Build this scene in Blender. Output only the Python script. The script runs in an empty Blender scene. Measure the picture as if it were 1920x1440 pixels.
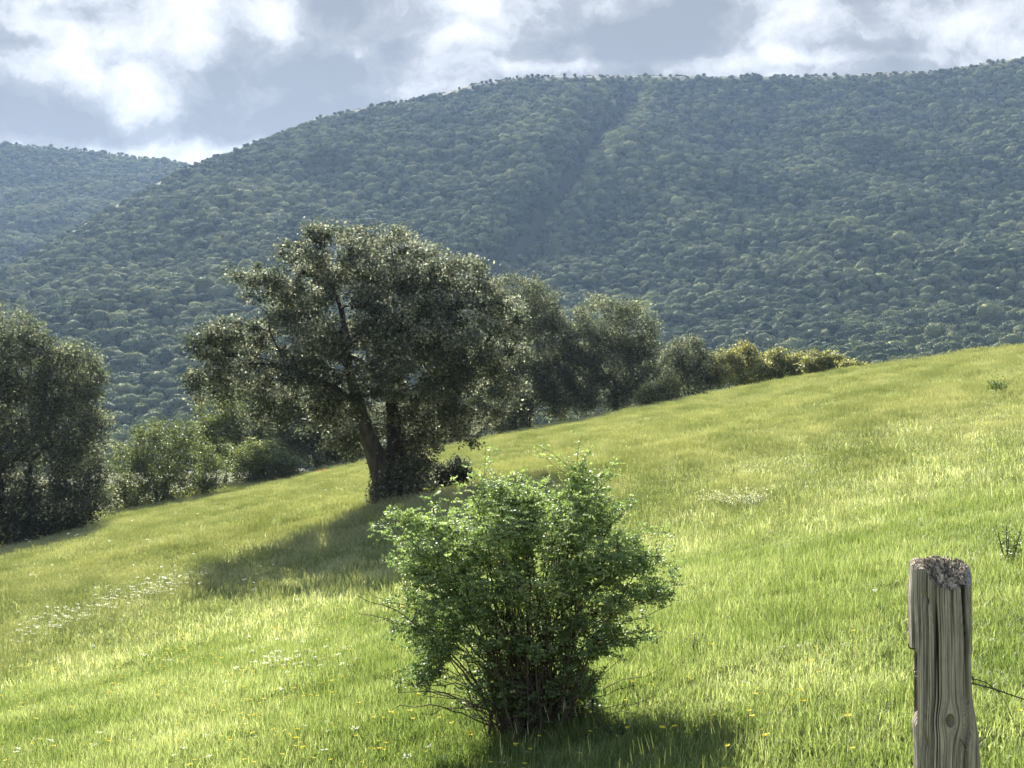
import bpy, math
import numpy as np
from mathutils import Vector, Matrix
SC = bpy.context.scene
COL = SC.collection
R = math.radians
F = 2788.0            # focal length in pixels of the 1920 px wide photograph
EYE = 1.6
# ------------------------------------------------------------------ camera
cam = bpy.data.cameras.new('camera'); co = bpy.data.objects.new('camera', cam); COL.objects.link(co)
cam.sensor_width = 36; cam.lens = 36 * F / 1920
co.location = (0, 0, EYE); co.rotation_euler = (R(90), 0, 0)
cam.clip_start = 0.1; cam.clip_end = 8000
SC.camera = co
# ------------------------------------------------------------------ light
SUN_EL, SUN_AZ = 30.0, -13.0      # degrees; azimuth to the right of +Y
SUN_STR = 5.0
SKY_STR = 0.1
EXPOSURE = 1.98
SC.view_settings.view_transform = 'Standard'; SC.view_settings.look = 'None'
SC.view_settings.gamma = 1; SC.view_settings.exposure = EXPOSURE
sd = Vector((math.sin(R(SUN_AZ)) * math.cos(R(SUN_EL)), math.cos(R(SUN_AZ)) * math.cos(R(SUN_EL)), math.sin(R(SUN_EL))))
sun = bpy.data.lights.new('sun', 'SUN'); so = bpy.data.objects.new('sun', sun); COL.objects.link(so)
sun.energy = SUN_STR; sun.angle = R(0.5); sun.color = (1.0, 0.95, 0.86)
so.rotation_euler = sd.to_track_quat('Z', 'Y').to_euler(); so.location = (0, 0, 50)

class NT:
    """small helper for node trees"""
    def __init__(s, tree):
        s.t = tree; s.n = tree.nodes; s.l = tree.links
    def add(s, typ, **kw):
        n = s.n.new(typ)
        ins = kw.pop('ins', {})
        for k, v in kw.items(): setattr(n, k, v)
        for k, v in ins.items():
            if isinstance(v, bpy.types.NodeSocket): s.l.new(v, n.inputs[k])
            else: n.inputs[k].default_value = v
        return n
    def math(s, op, a, b=0.0, c=0.0, clamp=False):
        return s.add('ShaderNodeMath', operation=op, use_clamp=clamp, ins={0: a, 1: b, 2: c}).outputs[0]
    def mix(s, f, a, b):
        n = s.n.new('ShaderNodeMix'); n.data_type = 'RGBA'
        for i, v in ((0, f), (6, a), (7, b)):
            if isinstance(v, bpy.types.NodeSocket): s.l.new(v, n.inputs[i])
            elif i == 0: n.inputs[i].default_value = v
            else: n.inputs[i].default_value = tuple(v) + (1,) if len(v) == 3 else v
        return n.outputs[2]
    def ss(s, v, a, b, lo=0.0, hi=1.0):
        n = s.add('ShaderNodeMapRange', interpolation_type='SMOOTHSTEP', ins={0: v, 1: a, 2: b, 3: lo, 4: hi})
        return n.outputs[0]

# ------------------------------------------------------------------ world: sky and clouds
w = bpy.data.worlds.new('World'); SC.world = w; w.use_nodes = True
W = NT(w.node_tree); W.n.clear()
out = W.add('ShaderNodeOutputWorld')
sky = W.add('ShaderNodeTexSky', sky_type='NISHITA', sun_disc=False, sun_elevation=R(SUN_EL), sun_rotation=R(SUN_AZ), altitude=600, air_density=1.0, dust_density=1.5)
tc = W.add('ShaderNodeTexCoord')
mp = W.add('ShaderNodeMapping', ins={0: tc.outputs['Generated'], 3: (1.0, 1.0, 1.2)})
dn = W.add('ShaderNodeTexNoise', ins={'Vector': mp.outputs[0], 'Scale': 7.0, 'Detail': 7.0, 'Roughness': 0.6})
dv = W.add('ShaderNodeVectorMath', operation='MULTIPLY_ADD', ins={0: dn.outputs['Color'], 1: (0.085, 0.085, 0.085), 2: mp.outputs[0]})
off = W.add('ShaderNodeVectorMath', operation='SUBTRACT', ins={0: dv.outputs[0], 1: (0.0425, 0.0425, 0.0425)})
DV = off.outputs[0]
n1 = W.add('ShaderNodeTexNoise', ins={'Vector': DV, 'Scale': 8.0, 'Detail': 10.0, 'Roughness': 0.6}).outputs['Fac']
n2 = W.add('ShaderNodeTexNoise', ins={'Vector': DV, 'Scale': 19.0, 'Detail': 8.0, 'Roughness': 0.6}).outputs['Fac']
def pxdir(u, v):
    d = Vector(((u - 960) / F, 1, -(v - 720) / F)).normalized(); return (d.x, d.y, d.z * 1.2)
def blob(u, v, ru, rv, amp):
    d = W.add('ShaderNodeVectorMath', operation='SUBTRACT', ins={0: DV, 1: pxdir(u, v)})
    s = W.add('ShaderNodeVectorMath', operation='MULTIPLY', ins={0: d.outputs[0], 1: (F / ru, 2.0, F / (rv * 1.2))})
    l = W.add('ShaderNodeVectorMath', operation='LENGTH', ins={0: s.outputs[0]})
    return W.ss(l.outputs['Value'], 0.25, 1.35, amp, 0.0)
acc = W.math('MULTIPLY_ADD', W.math('SUBTRACT', n1, 0.5), 2.9, 0.43)
acc = W.math('MULTIPLY_ADD', W.math('SUBTRACT', n2, 0.5), 1.9, acc)
for b in [(60, 215, 170, 65, -0.42), (480, 220, 260, 110, -0.42), (700, 200, 200, 75, -0.2), (960, 75, 260, 50, -0.12), (1250, 90, 260, 50, -0.14),
          (120, 100, 210, 100, 0.06), (490, 45, 50, 28, .3), (690, 92, 42, 20, .28), (40, 140, 90, 34, .2), (880, 82, 60, 22, .22), (1480, 40, 60, 34, .2), (1750, 30, 90, 30, .15), (180, 118, 70, 22, -.3), (600, 130, 100, 30, -.2), (20, 85, 60, 20, -.3), (1100, 58, 120, 26, -.2), (1650, 92, 110, 20, -.25), (400, 235, 150, 36, -.12), (370, 95, 50, 40, .2), (800, 40, 60, 24, -.2), (620, 20, 70, 22, -.2), (250, 190, 70, 50, 0.45), (470, 40, 170, 70, 0.15), (250, 285, 330, 32, 0.42), (900, 30, 110, 50, 0.25),
          (1620, 60, 230, 60, 0.25), (1300, 125, 500, 16, 0.3), (720, 175, 110, 28, 0.2), (340, 40, 90, 50, 0.22)]:
    acc = W.math('ADD', acc, blob(*b))
ramp = W.add('ShaderNodeValToRGB', ins={0: W.math('ADD', acc, 0.0, clamp=True)})
cr = ramp.color_ramp
cr.elements[0].position = 0.05; cr.elements[0].color = (0.80, 0.85, 0.95, 1)
cr.elements[1].position = 0.95; cr.elements[1].color = (2.36, 2.38, 2.42, 1)
e = cr.elements.new(0.40); e.color = (1.12, 1.17, 1.26, 1)
e = cr.elements.new(0.58); e.color = (1.58, 1.64, 1.73, 1)
# the cloud deck is broken up away from the hills: open sky higher up and behind
gen = W.add('ShaderNodeSeparateXYZ', ins={0: tc.outputs['Generated']})
cov = W.math('ADD', W.ss(gen.outputs[2], 0.30, 0.65, 0.42, 0.0), n1)
mask = W.ss(cov, 0.50, 0.66)
mask = W.math('MAXIMUM', mask, W.ss(gen.outputs[2], 0.26, 0.34, 1.0, 0.0))
cl = W.mix(mask, sky.outputs[0], ramp.outputs[0])
bg = W.add('ShaderNodeBackground', ins={0: cl, 1: SKY_STR})
W.l.new(bg.outputs[0], out.inputs[0])

cy = SC.cycles
cy.max_bounces = 7; cy.diffuse_bounces = 3; cy.glossy_bounces = 2; cy.transmission_bounces = 4; cy.volume_bounces = 0
cy.transparent_max_bounces = 4; cy.use_denoising = True; cy.denoiser = 'OPENIMAGEDENOISE'
cy.caustics_reflective = False; cy.caustics_refractive = False; cy.sample_clamp_indirect = 6
try: cy.denoising_prefilter = 'ACCURATE'
except Exception: pass

# ------------------------------------------------------------------ numpy helpers
rng = np.random.default_rng(11)
def P(u, v, Y): return np.array([(u - 960) / F * Y, Y, EYE - (v - 720) / F * Y])
def sstep(a, b, x):
    t = np.clip((x - a) / (b - a), 0, 1); return t * t * (3 - 2 * t)
def _h(ix, iy, iz, seed):
    n = (ix.astype(np.int64) * 73856093) ^ (iy.astype(np.int64) * 19349663) ^ (iz.astype(np.int64) * 83492791) ^ (seed * 2654435)
    n = (n ^ (n >> 13)) * 1274126177 & 0x7fffffff
    n = (n ^ (n >> 16)) * 60493 & 0x7fffffff
    return (n & 0xffff) / 65535.0
def vn(x, y, z=0.0, seed=0):
    x, y, z = np.broadcast_arrays(np.asarray(x, float), np.asarray(y, float), np.asarray(z, float))
    ix, iy, iz = np.floor(x), np.floor(y), np.floor(z)
    fx, fy, fz = x - ix, y - iy, z - iz
    fx, fy, fz = [t * t * (3 - 2 * t) for t in (fx, fy, fz)]
    r = 0
    for a in (0, 1):
        for b in (0, 1):
            for c in (0, 1):
                r = r + _h(ix + a, iy + b, iz + c, seed) * (fx if a else 1 - fx) * (fy if b else 1 - fy) * (fz if c else 1 - fz)
    return r * 2 - 1
def fbm(x, y, z=0.0, oct=4, seed=0):
    r, a, s = 0, 1.0, 1.0
    for i in range(oct):
        r = r + a * vn(np.asarray(x) * s, np.asarray(y) * s, np.asarray(z) * s, seed + i * 7); a *= 0.5; s *= 2.03
    return r

def mesh_np(name, co_, faces, mat, smooth=False, attrs=None, mats=None, matidx=None):
    """faces: (n,3) or (n,4) array, or list of such arrays"""
    me = bpy.data.meshes.new(name)
    co_ = np.asarray(co_, np.float32)
    if not isinstance(faces, (list, tuple)): faces = [faces]
    faces = [np.asarray(f, np.int32) for f in faces if len(f)]
    me.vertices.add(len(co_)); me.vertices.foreach_set('co', co_.ravel())
    flat = np.concatenate([f.ravel() for f in faces])
    tot = np.concatenate([np.full(len(f), f.shape[1], np.int32) for f in faces])
    st = np.concatenate([[0], np.cumsum(tot)[:-1]]).astype(np.int32)
    me.loops.add(len(flat)); me.loops.foreach_set('vertex_index', flat)
    me.polygons.add(len(tot)); me.polygons.foreach_set('loop_start', st); me.polygons.foreach_set('loop_total', tot)
    for m in (mats or [mat]): me.materials.append(m)
    if matidx is not None: me.polygons.foreach_set('material_index', np.asarray(matidx, np.int32))
    if smooth: me.polygons.foreach_set('use_smooth', np.ones(len(tot), bool))
    for k, v in (attrs or {}).items():
        v = np.asarray(v, np.float32)
        if v.ndim == 1:
            a = me.attributes.new(k, 'FLOAT', 'POINT'); a.data.foreach_set('value', v)
        else:
            a = me.attributes.new(k, 'FLOAT_VECTOR', 'POINT'); a.data.foreach_set('vector', v.ravel())
    me.update(calc_edges=True); me.validate()
    return me
def link(name, me, parent=None, loc=None, **props):
    o = bpy.data.objects.new(name, me); COL.objects.link(o)
    if parent is not None: o.parent = parent
    if loc is not None: o.location = loc
    for k, v in props.items(): o[k] = v
    return o
def thing(name, label, cat, loc, group=None):
    o = bpy.data.objects.new(name, None); COL.objects.link(o); o.location = loc; o.empty_display_size = 0.3
    o['label'] = label; o['category'] = cat
    if group: o['group'] = group
    return o

# ------------------------------------------------------------------ materials
def mat(name):
    m = bpy.data.materials.new(name); m.use_nodes = True
    t = NT(m.node_tree); t.n.clear(); return m, t
def leafmat(name, cols, rough=0.45, trans=0.35, tcol=(1.25, 1.35, 0.7), spec=0.5, loc_noise=None, rand=0.0):
    """cols: ramp of colours over a per-leaf tint; translucency keeps the hue"""
    m, t = mat(name)
    a = t.add('ShaderNodeAttribute', attribute_name='tint')
    fac = a.outputs['Fac']
    if rand or loc_noise:
        oi = t.add('ShaderNodeObjectInfo')
        if rand:
            r_ = t.math('MULTIPLY', t.math('SUBTRACT', oi.outputs['Random'], 0.5), rand)
            fac = t.math('ADD', fac, r_)
        if loc_noise:
            nz = t.add('ShaderNodeTexNoise', ins={'Vector': oi.outputs['Location'], 'Scale': loc_noise[0], 'Detail': 3.0})
            fac = t.math('ADD', fac, t.math('MULTIPLY', t.math('SUBTRACT', nz.outputs['Fac'], 0.5), loc_noise[1]))
    fac = t.math('ADD', fac, 0.0, clamp=True)
    rp = t.add('ShaderNodeValToRGB', ins={0: fac}); c = rp.color_ramp
    while len(c.elements) < len(cols): c.elements.new(0.5)
    for e_, (p, k) in zip(c.elements, cols): e_.position = p; e_.color = tuple(k) + (1,)
    pb = t.add('ShaderNodeBsdfPrincipled', ins={'Base Color': rp.outputs[0], 'Roughness': rough, 'Specular IOR Level': spec})
    tb = t.add('ShaderNodeBsdfTranslucent', ins={0: t.add('ShaderNodeMix', data_type='RGBA', blend_type='MULTIPLY', ins={0: 1.0, 6: rp.outputs[0], 7: tuple(tcol) + (1,)}).outputs[2]})
    mx = t.add('ShaderNodeMixShader', ins={0: trans, 1: pb.outputs[0], 2: tb.outputs[0]})
    t.l.new(mx.outputs[0], t.add('ShaderNodeOutputMaterial').inputs[0])
    return m
def barkmat(name, c1, c2, scale=6.0):
    m, t = mat(name)
    g = t.add('ShaderNodeTexCoord')
    mp_ = t.add('ShaderNodeMapping', ins={0: g.outputs['Object'], 3: (1, 1, 0.25)})
    nz = t.add('ShaderNodeTexNoise', ins={'Vector': mp_.outputs[0], 'Scale': scale, 'Detail': 6.0, 'Roughness': 0.65})
    c = t.mix(t.ss(nz.outputs['Fac'], 0.35, 0.65), c1, c2)
    bp = t.add('ShaderNodeBump', ins={'Strength': 0.7, 'Distance': 0.03, 'Height': nz.outputs['Fac']})
    pb = t.add('ShaderNodeBsdfPrincipled', ins={'Base Color': c, 'Roughness': 0.9, 'Normal': bp.outputs[0]})
    t.l.new(pb.outputs[0], t.add('ShaderNodeOutputMaterial').inputs[0]); return m
M = {}
M['bark'] = barkmat('oak_bark', (0.035, 0.030, 0.026), (0.09, 0.08, 0.068))
M['cane'] = barkmat('cane_bark', (0.05, 0.038, 0.028), (0.12, 0.088, 0.06), 20)
M['oak'] = leafmat('oak_leaves', [(0.0, (0.048, 0.060, 0.048)), (0.40, (0.105, 0.120, 0.088)), (0.70, (0.19, 0.195, 0.145)), (0.90, (0.34, 0.335, 0.26)), (1.0, (0.50, 0.49, 0.42))], rough=0.62, trans=0.42, tcol=(1.0, 1.08, 0.86), spec=0.28)
M['oak_far'] = leafmat('oak_leaves_far', [(0.0, (0.055, 0.068, 0.050)), (0.5, (0.120, 0.132, 0.094)), (0.8, (0.23, 0.23, 0.16)), (1.0, (0.42, 0.41, 0.28))], rough=0.65, trans=0.42, spec=0.25, tcol=(1.0, 1.1, 0.82))
M['shrub'] = leafmat('shrub_leaves', [(0.0, (0.055, 0.072, 0.036)), (0.5, (0.115, 0.135, 0.068)), (1.0, (0.24, 0.26, 0.13))], rough=0.55, trans=0.4, tcol=(1.2, 1.3, 0.6))
M['yshrub'] = leafmat('yellow_shrub_leaves', [(0.0, (0.07, 0.08, 0.045)), (0.5, (0.19, 0.195, 0.10)), (1.0, (0.50, 0.49, 0.26))], rough=0.5, trans=0.45, tcol=(1.2, 1.2, 0.6))
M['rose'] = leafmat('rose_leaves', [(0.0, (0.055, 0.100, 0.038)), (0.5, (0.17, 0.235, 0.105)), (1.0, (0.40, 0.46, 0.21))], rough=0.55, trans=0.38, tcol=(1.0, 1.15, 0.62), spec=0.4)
M['forest'] = leafmat('forest_leaves', [(0.0, (0.032, 0.054, 0.032)), (0.4, (0.125, 0.148, 0.076)), (0.7, (0.235, 0.252, 0.120)), (1.0, (0.38, 0.39, 0.19))], rough=0.9, trans=0.14, spec=0.05, rand=0.40, loc_noise=(0.012, 0.35))
M['grass'] = leafmat('grass_blades', [(0.0, (0.090, 0.140, 0.030)), (0.35, (0.170, 0.215, 0.070)), (0.60, (0.345, 0.388, 0.178)), (0.85, (0.56, 0.56, 0.35)), (1.0, (0.68, 0.66, 0.48))], rough=0.5, trans=0.5, tcol=(1.13, 1.18, 0.76), spec=0.3, rand=0.32, loc_noise=(0.45, 0.9))

def simple(name, col, rough=0.8, trans=0.0):
    m, t = mat(name)
    pb = t.add('ShaderNodeBsdfPrincipled', ins={'Base Color': tuple(col) + (1,), 'Roughness': rough})
    sh = pb.outputs[0]
    if trans:
        tb = t.add('ShaderNodeBsdfTranslucent', ins={0: tuple(col) + (1,)})
        sh = t.add('ShaderNodeMixShader', ins={0: trans, 1: sh, 2: tb.outputs[0]}).outputs[0]
    t.l.new(sh, t.add('ShaderNodeOutputMaterial').inputs[0]); return m
M['stem'] = simple('green_stem', (0.10, 0.17, 0.04), 0.6, 0.3)
M['yellow'] = simple('yellow_petal', (0.72, 0.58, 0.02), 0.9, 0.3)
M['white'] = simple('white_petal', (0.75, 0.76, 0.62), 0.6, 0.4)
M['red'] = simple('poppy_petal', (0.65, 0.03, 0.01), 0.5, 0.5)
M['dry'] = leafmat('dry_leaves', [(0.0, (0.06, 0.045, 0.035)), (0.6, (0.16, 0.12, 0.09)), (1.0, (0.34, 0.27, 0.20))], trans=0.2, tcol=(1, 1, 1))
M['weed'] = leafmat('weed_leaves', [(0.0, (0.04, 0.075, 0.025)), (1.0, (0.12, 0.17, 0.05))], trans=0.35)
M['umbel'] = leafmat('cream_umbels', [(0.0, (0.10, 0.17, 0.04)), (0.45, (0.22, 0.28, 0.09)), (0.6, (0.60, 0.60, 0.32)), (1.0, (0.75, 0.74, 0.5))], trans=0.4, tcol=(1, 1, 0.9))

# ------------------------------------------------------------------ terrain
CU = np.array([-900, 0, 200, 430, 680, 800, 1000, 1190, 1400, 1600, 1920, 2700])
CV = np.array([1190, 1012, 962, 912, 870, 847, 806, 768, 730, 695, 657, 560]) + 7.0
CY = 2.9 * F / ((CV - 720) + 0.2 * (CU - 960))
def crestY(u): return np.interp(u, CU, CY)
def crestV(u): return np.interp(u, CU, CV)
def ground(X, Y):
    X = np.asarray(X, float); Y = np.asarray(Y, float)
    u = 960 + F * X / np.maximum(Y, 6.0)
    Xs = np.where(np.abs(X) < 60, X, np.sign(X) * (60 + 0.4 * (np.abs(X) - 60)))
    z = -1.3 + 0.2 * Xs
    z = z + 0.10 * vn(X * 0.13, Y * 0.10, seed=3) * sstep(8, 16, Y) + 0.035 * vn(X * 0.6, Y * 0.6, seed=5)
    z = z - 0.62 * np.exp(-((Y - 28) / 9.0) ** 2)
    nb = 0.08 * X
    t = sstep(3.2, 8.5, Y)
    z = nb * (1 - t) + z * t
    d = np.maximum(0, Y - crestY(u))
    return z - np.where(d < 20, 0.007 * d * d, 2.8 + 0.28 * (d - 20))
gx = np.arange(-75, 75.01, 0.5); gy = np.concatenate([np.arange(-20, 2, 2.0), np.arange(2, 140.01, 0.5)])
GX, GY = np.meshgrid(gx, gy)
V = np.stack([GX, GY, ground(GX, GY)], -1).reshape(-1, 3)
def grid_faces(nr, nc):
    i = np.arange(nr * nc).reshape(nr, nc)
    return np.stack([i[:-1, :-1], i[:-1, 1:], i[1:, 1:], i[1:, :-1]], -1).reshape(-1, 4)
m, t = mat('meadow_soil')
g = t.add('ShaderNodeNewGeometry')
na = t.add('ShaderNodeTexNoise', ins={'Vector': g.outputs['Position'], 'Scale': 0.30, 'Detail': 4.0})
nb_ = t.add('ShaderNodeTexNoise', ins={'Vector': g.outputs['Position'], 'Scale': 14.0, 'Detail': 5.0, 'Roughness': 0.7})
c = t.mix(t.ss(na.outputs['Fac'], 0.35, 0.65), (0.14, 0.20, 0.06), (0.27, 0.31, 0.12))
c = t.mix(t.ss(nb_.outputs['Fac'], 0.35, 0.7), (0.05, 0.07, 0.02), c)
pb = t.add('ShaderNodeBsdfPrincipled', ins={'Base Color': c, 'Roughness': 0.95, 'Normal': t.add('ShaderNodeBump', ins={'Strength': 0.8, 'Distance': 0.05, 'Height': nb_.outputs['Fac']}).outputs[0]})
t.l.new(pb.outputs[0], t.add('ShaderNodeOutputMaterial').inputs[0])
link('ground', mesh_np('ground', V, grid_faces(len(gy), len(gx)), m, True), kind='structure')

# the wooded mountain
AU = np.array([-1500, -600, -200, 0, 200, 300, 360, 450, 520, 600, 730, 840, 860, 900, 980, 1180, 1500, 1650, 1750, 1850, 1920, 2200, 2800, 3400])
AV = np.array([760, 700, 610, 512, 395, 340, 309, 278, 250, 219, 193, 173, 165, 156, 143, 142, 143, 138, 133, 118, 108, 70, 60, 120])
AY = np.interp(AU, [-1500, -600, 0, 360, 1000, 3400], [600, 650, 880, 1120, 1250, 1300])
BU = np.array([-1500, -600, -200, 0, 100, 200, 350, 420, 600, 900, 3400]); BV = np.array([250, 225, 252, 268, 275, 286, 305, 340, 480, 700, 900]); BY = 1600.0
HS = [0, .16, .316, .526, .737, .9, 1.0]; HV = [0, .155, .34, .585, .80, .93, 1.0]
GU = [1190, 1160, 1110, 1065, 1020, 975, 935, 880]; GVv = [150, 210, 270, 330, 390, 440, 490, 590]
def hill(u, Y, noise=True):
    u, Y = np.broadcast_arrays(np.asarray(u, float), np.asarray(Y, float))
    X = (u - 960) / F * Y
    va, ya = np.interp(u, AU, AV), np.interp(u, AU, AY)
    s = np.clip((Y - 300) / (ya - 300), 0, 1)
    h = np.interp(s, HS, HV)
    v = 900 + (va - 900) * h
    wob = sstep(0.0, 0.25, s) * (1 - sstep(0.80, 0.99, s))
    zA = EYE - (v - 720) / F * np.minimum(Y, ya)
    if noise:
        rid = 1 - np.abs(fbm(X / 170 + Y / 600, Y / 420, seed=21, oct=3)) * 1.3
        zA = zA + wob * (14 * (rid - 0.6) + 5.0 * fbm(X / 60, Y / 75, seed=31, oct=4))
        gu = np.interp(v, GVv, GU) - 10; du = u - gu
        dep = sstep(140, 200, v) * (1 - sstep(560, 720, v))
        zA = zA - dep * 17 * np.exp(-(du / np.where(du < 0, 9.0, 46.0)) ** 2) + dep * 6 * np.exp(-((du + 60) / 30.0) ** 2)
        zA = zA - 6 * sstep(0.7, 1, s) * 0
    dA = np.maximum(0, Y - ya)
    zA = zA - np.where(dA < 40, 0.004 * dA * dA, 6.4 + 0.32 * (dA - 40))
    vb = np.interp(u, BU, BV)
    sb = np.clip((Y - 600) / (BY - 600), 0, 1)
    v2 = 900 + (vb - 900) * np.interp(sb, [0, .5, .8, 1], [0, .66, .88, 1])
    zB = EYE - (v2 - 720) / F * np.minimum(Y, BY)
    if noise: zB = zB + sstep(0, .3, sb) * (1 - sstep(.8, .99, sb)) * (12 * fbm(X / 160, Y / 200, seed=41, oct=4))
    dB = np.maximum(0, Y - BY); zB = zB - 0.3 * dB
    z = np.maximum(zA, zB)
    lo = sstep(110, 300, Y)
    zg = ground(X, np.minimum(Y, 110.0)) - 0.28 * np.maximum(0, Y - 110)
    zg = np.maximum(zg, -32)
    return np.where(Y < 300, zg * (1 - lo) + z * lo - 1.0 * (Y < 140), z)
hu = np.concatenate([np.arange(-1500, -100, 60), np.arange(-100, 2020, 9.0), np.arange(2020, 3401, 60)])
hy = np.concatenate([np.arange(112, 400, 12.0), np.arange(400, 1330, 4.0), np.arange(1330, 2000, 12.0)])
HU, HY = np.meshgrid(hu, hy)
HZ = hill(HU, HY)
HX = (HU - 960) / F * HY
m, t = mat('hillside_soil')
g = t.add('ShaderNodeNewGeometry')
na = t.add('ShaderNodeTexNoise', ins={'Vector': g.outputs['Position'], 'Scale': 0.02, 'Detail': 5.0})
nb_ = t.add('ShaderNodeTexNoise', ins={'Vector': g.outputs['Position'], 'Scale': 0.35, 'Detail': 6.0, 'Roughness': 0.7})
c = t.mix(t.ss(na.outputs['Fac'], 0.4, 0.62), (0.055, 0.065, 0.030), (0.10, 0.105, 0.045))
c = t.mix(t.ss(nb_.outputs['Fac'], 0.4, 0.7), c, (0.10, 0.09, 0.06))
pb = t.add('ShaderNodeBsdfPrincipled', ins={'Base Color': c, 'Roughness': 1.0, 'Specular IOR Level': 0.1})
t.l.new(pb.outputs[0], t.add('ShaderNodeOutputMaterial').inputs[0])
link('hills', mesh_np('hills', np.stack([HX, HY, HZ], -1).reshape(-1, 3), grid_faces(len(hy), len(hu)), m, True), kind='structure')

# ------------------------------------------------------------------ leaf and branch builders
def leaves(pos, size, rs, up=None, flat=0.0, aspect=0.55, curl=0.25):
    """one folded leaf (two faces) at each position; up: preferred normal (n,3)"""
    n = len(pos)
    nr = rs.normal(size=(n, 3))
    nr /= np.linalg.norm(nr, axis=1, keepdims=True)
    if up is not None: nr = nr * (1 - flat) + up * flat; nr /= np.linalg.norm(nr, axis=1, keepdims=True)
    a = np.cross(nr, rs.normal(size=(n, 3))); a /= np.linalg.norm(a, axis=1, keepdims=True)
    b = np.cross(nr, a)
    s = (size * rs.uniform(0.6, 1.25, n))[:, None]
    v0 = pos - a * s * 0.5; v2 = pos + a * s * 0.5
    v1 = pos + b * s * aspect * 0.5 + nr * s * curl * 0.4; v3 = pos - b * s * aspect * 0.5 + nr * s * curl * 0.4
    V = np.stack([v0, v1, v2, v3], 1).reshape(-1, 3)
    i = np.arange(n)[:, None] * 4
    return V, np.concatenate([i + [0, 1, 2], i + [0, 2, 3]], 0)
def tubes(p0, p1, r0, r1, k=6):
    p0, p1 = np.asarray(p0, float), np.asarray(p1, float)
    d = p1 - p0; L = np.linalg.norm(d, axis=1, keepdims=True); d = d / np.maximum(L, 1e-6)
    ref = np.where(np.abs(d[:, 2:3]) < 0.9, [[0, 0, 1.0]], [[1.0, 0, 0]])
    a = np.cross(d, ref); a /= np.linalg.norm(a, axis=1, keepdims=True); b = np.cross(d, a)
    th = np.arange(k) * 2 * np.pi / k
    ring = a[:, None, :] * np.cos(th)[None, :, None] + b[:, None, :] * np.sin(th)[None, :, None]
    e = d * np.minimum(L, 1) * 0.04
    A = (p0 - e)[:, None] + ring * np.asarray(r0)[:, None, None]; B = (p1 + e)[:, None] + ring * np.asarray(r1)[:, None, None]
    V = np.concatenate([A, B], 1).reshape(-1, 3)
    i = np.arange(len(p0))[:, None, None] * 2 * k; j = np.arange(k)[None, :, None]; j2 = (j + 1) % k
    Fq = np.concatenate([i + j, i + j2, i + k + j2, i + k + j], 2).reshape(-1, 4)
    return V, Fq
def skeleton(trunk, targets, rs, step=0.5, r_tip=0.012, wob=0.12, power=2.3, root_bias=0.35, rise=0.1):
    """trunk: list of (x,y,z,parent index); grows a branch from the nearest node to every target"""
    nodes = [np.array(q[:3], float) for q in trunk]; par = [q[3] for q in trunk]
    top = nodes[-1]
    A = np.zeros((400000 if len(targets) > 3000 else 60000, 3)); dep = np.zeros(len(A)); n = 0
    for q, p in zip(nodes, par):
        A[n] = q; dep[n] = 0 if p < 0 else dep[p] + np.linalg.norm(q - nodes[p]); n += 1
    P_ = list(par); ends = []
    order = np.argsort(np.linalg.norm(targets - top, axis=1))
    for k in order:
        tg = targets[k]
        d = np.linalg.norm(A[:n] - tg, axis=1)
        c = d + root_bias * dep[:n] * 0.25 + np.where(A[:n, 2] > tg[2] + 0.3, 0.6 * (A[:n, 2] - tg[2]), 0)
        c[0] += 1e3 if n > 1 else 0
        j = int(np.argmin(c)); m_ = max(1, int(d[j] / step)); a = A[j].copy(); L = d[j]
        side = rs.normal(size=3) * wob * L
        prev = j
        for q in range(1, m_ + 1):
            f = q / m_
            pnt = a * (1 - f) + tg * f + side * math.sin(math.pi * f) * 0.6 + np.array([0, 0, rise * L]) * math.sin(math.pi * f)
            if q < m_: pnt = pnt + rs.normal(size=3) * step * 0.12
            A[n] = pnt; dep[n] = dep[prev] + L / m_; P_.append(prev); prev = n; n += 1
        ends.append(prev)
    par = np.array(P_); N = n
    acc = np.zeros(N); cnt = np.zeros(N)
    np.add.at(cnt, par[par >= 0], 1)
    for i in range(N - 1, 0, -1):
        if acc[i] == 0: acc[i] = r_tip ** power
        acc[par[i]] += acc[i]
    r = np.maximum(acc, r_tip ** power) ** (1 / power)
    return A[:N].copy(), par, r, ends
def lobe_points(lobes, n, rs, inner=0.45):
    L = np.array(lobes, float)
    wt = (L[:, 3] * L[:, 5] + L[:, 3] * L[:, 4] + L[:, 4] * L[:, 5]); wt /= wt.sum()
    pts = np.zeros((0, 3))
    while len(pts) < n:
        k = rs.choice(len(L), size=n, p=wt)
        d = rs.normal(size=(n, 3)); d /= np.linalg.norm(d, axis=1, keepdims=True)
        rr = inner + (1 - inner) * rs.random(n) ** 0.6
        q = L[k, :3] + d * rr[:, None] * L[k, 3:]
        # thin out points deep inside other lobes
        e = ((q[:, None] - L[None, :, :3]) / L[None, :, 3:]); dd = np.sqrt((e ** 2).sum(2)).min(1)
        keep = (dd > inner * 0.75) | (rs.random(n) < 0.18)
        pts = np.concatenate([pts, q[keep]])
    return pts[:n]

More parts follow.
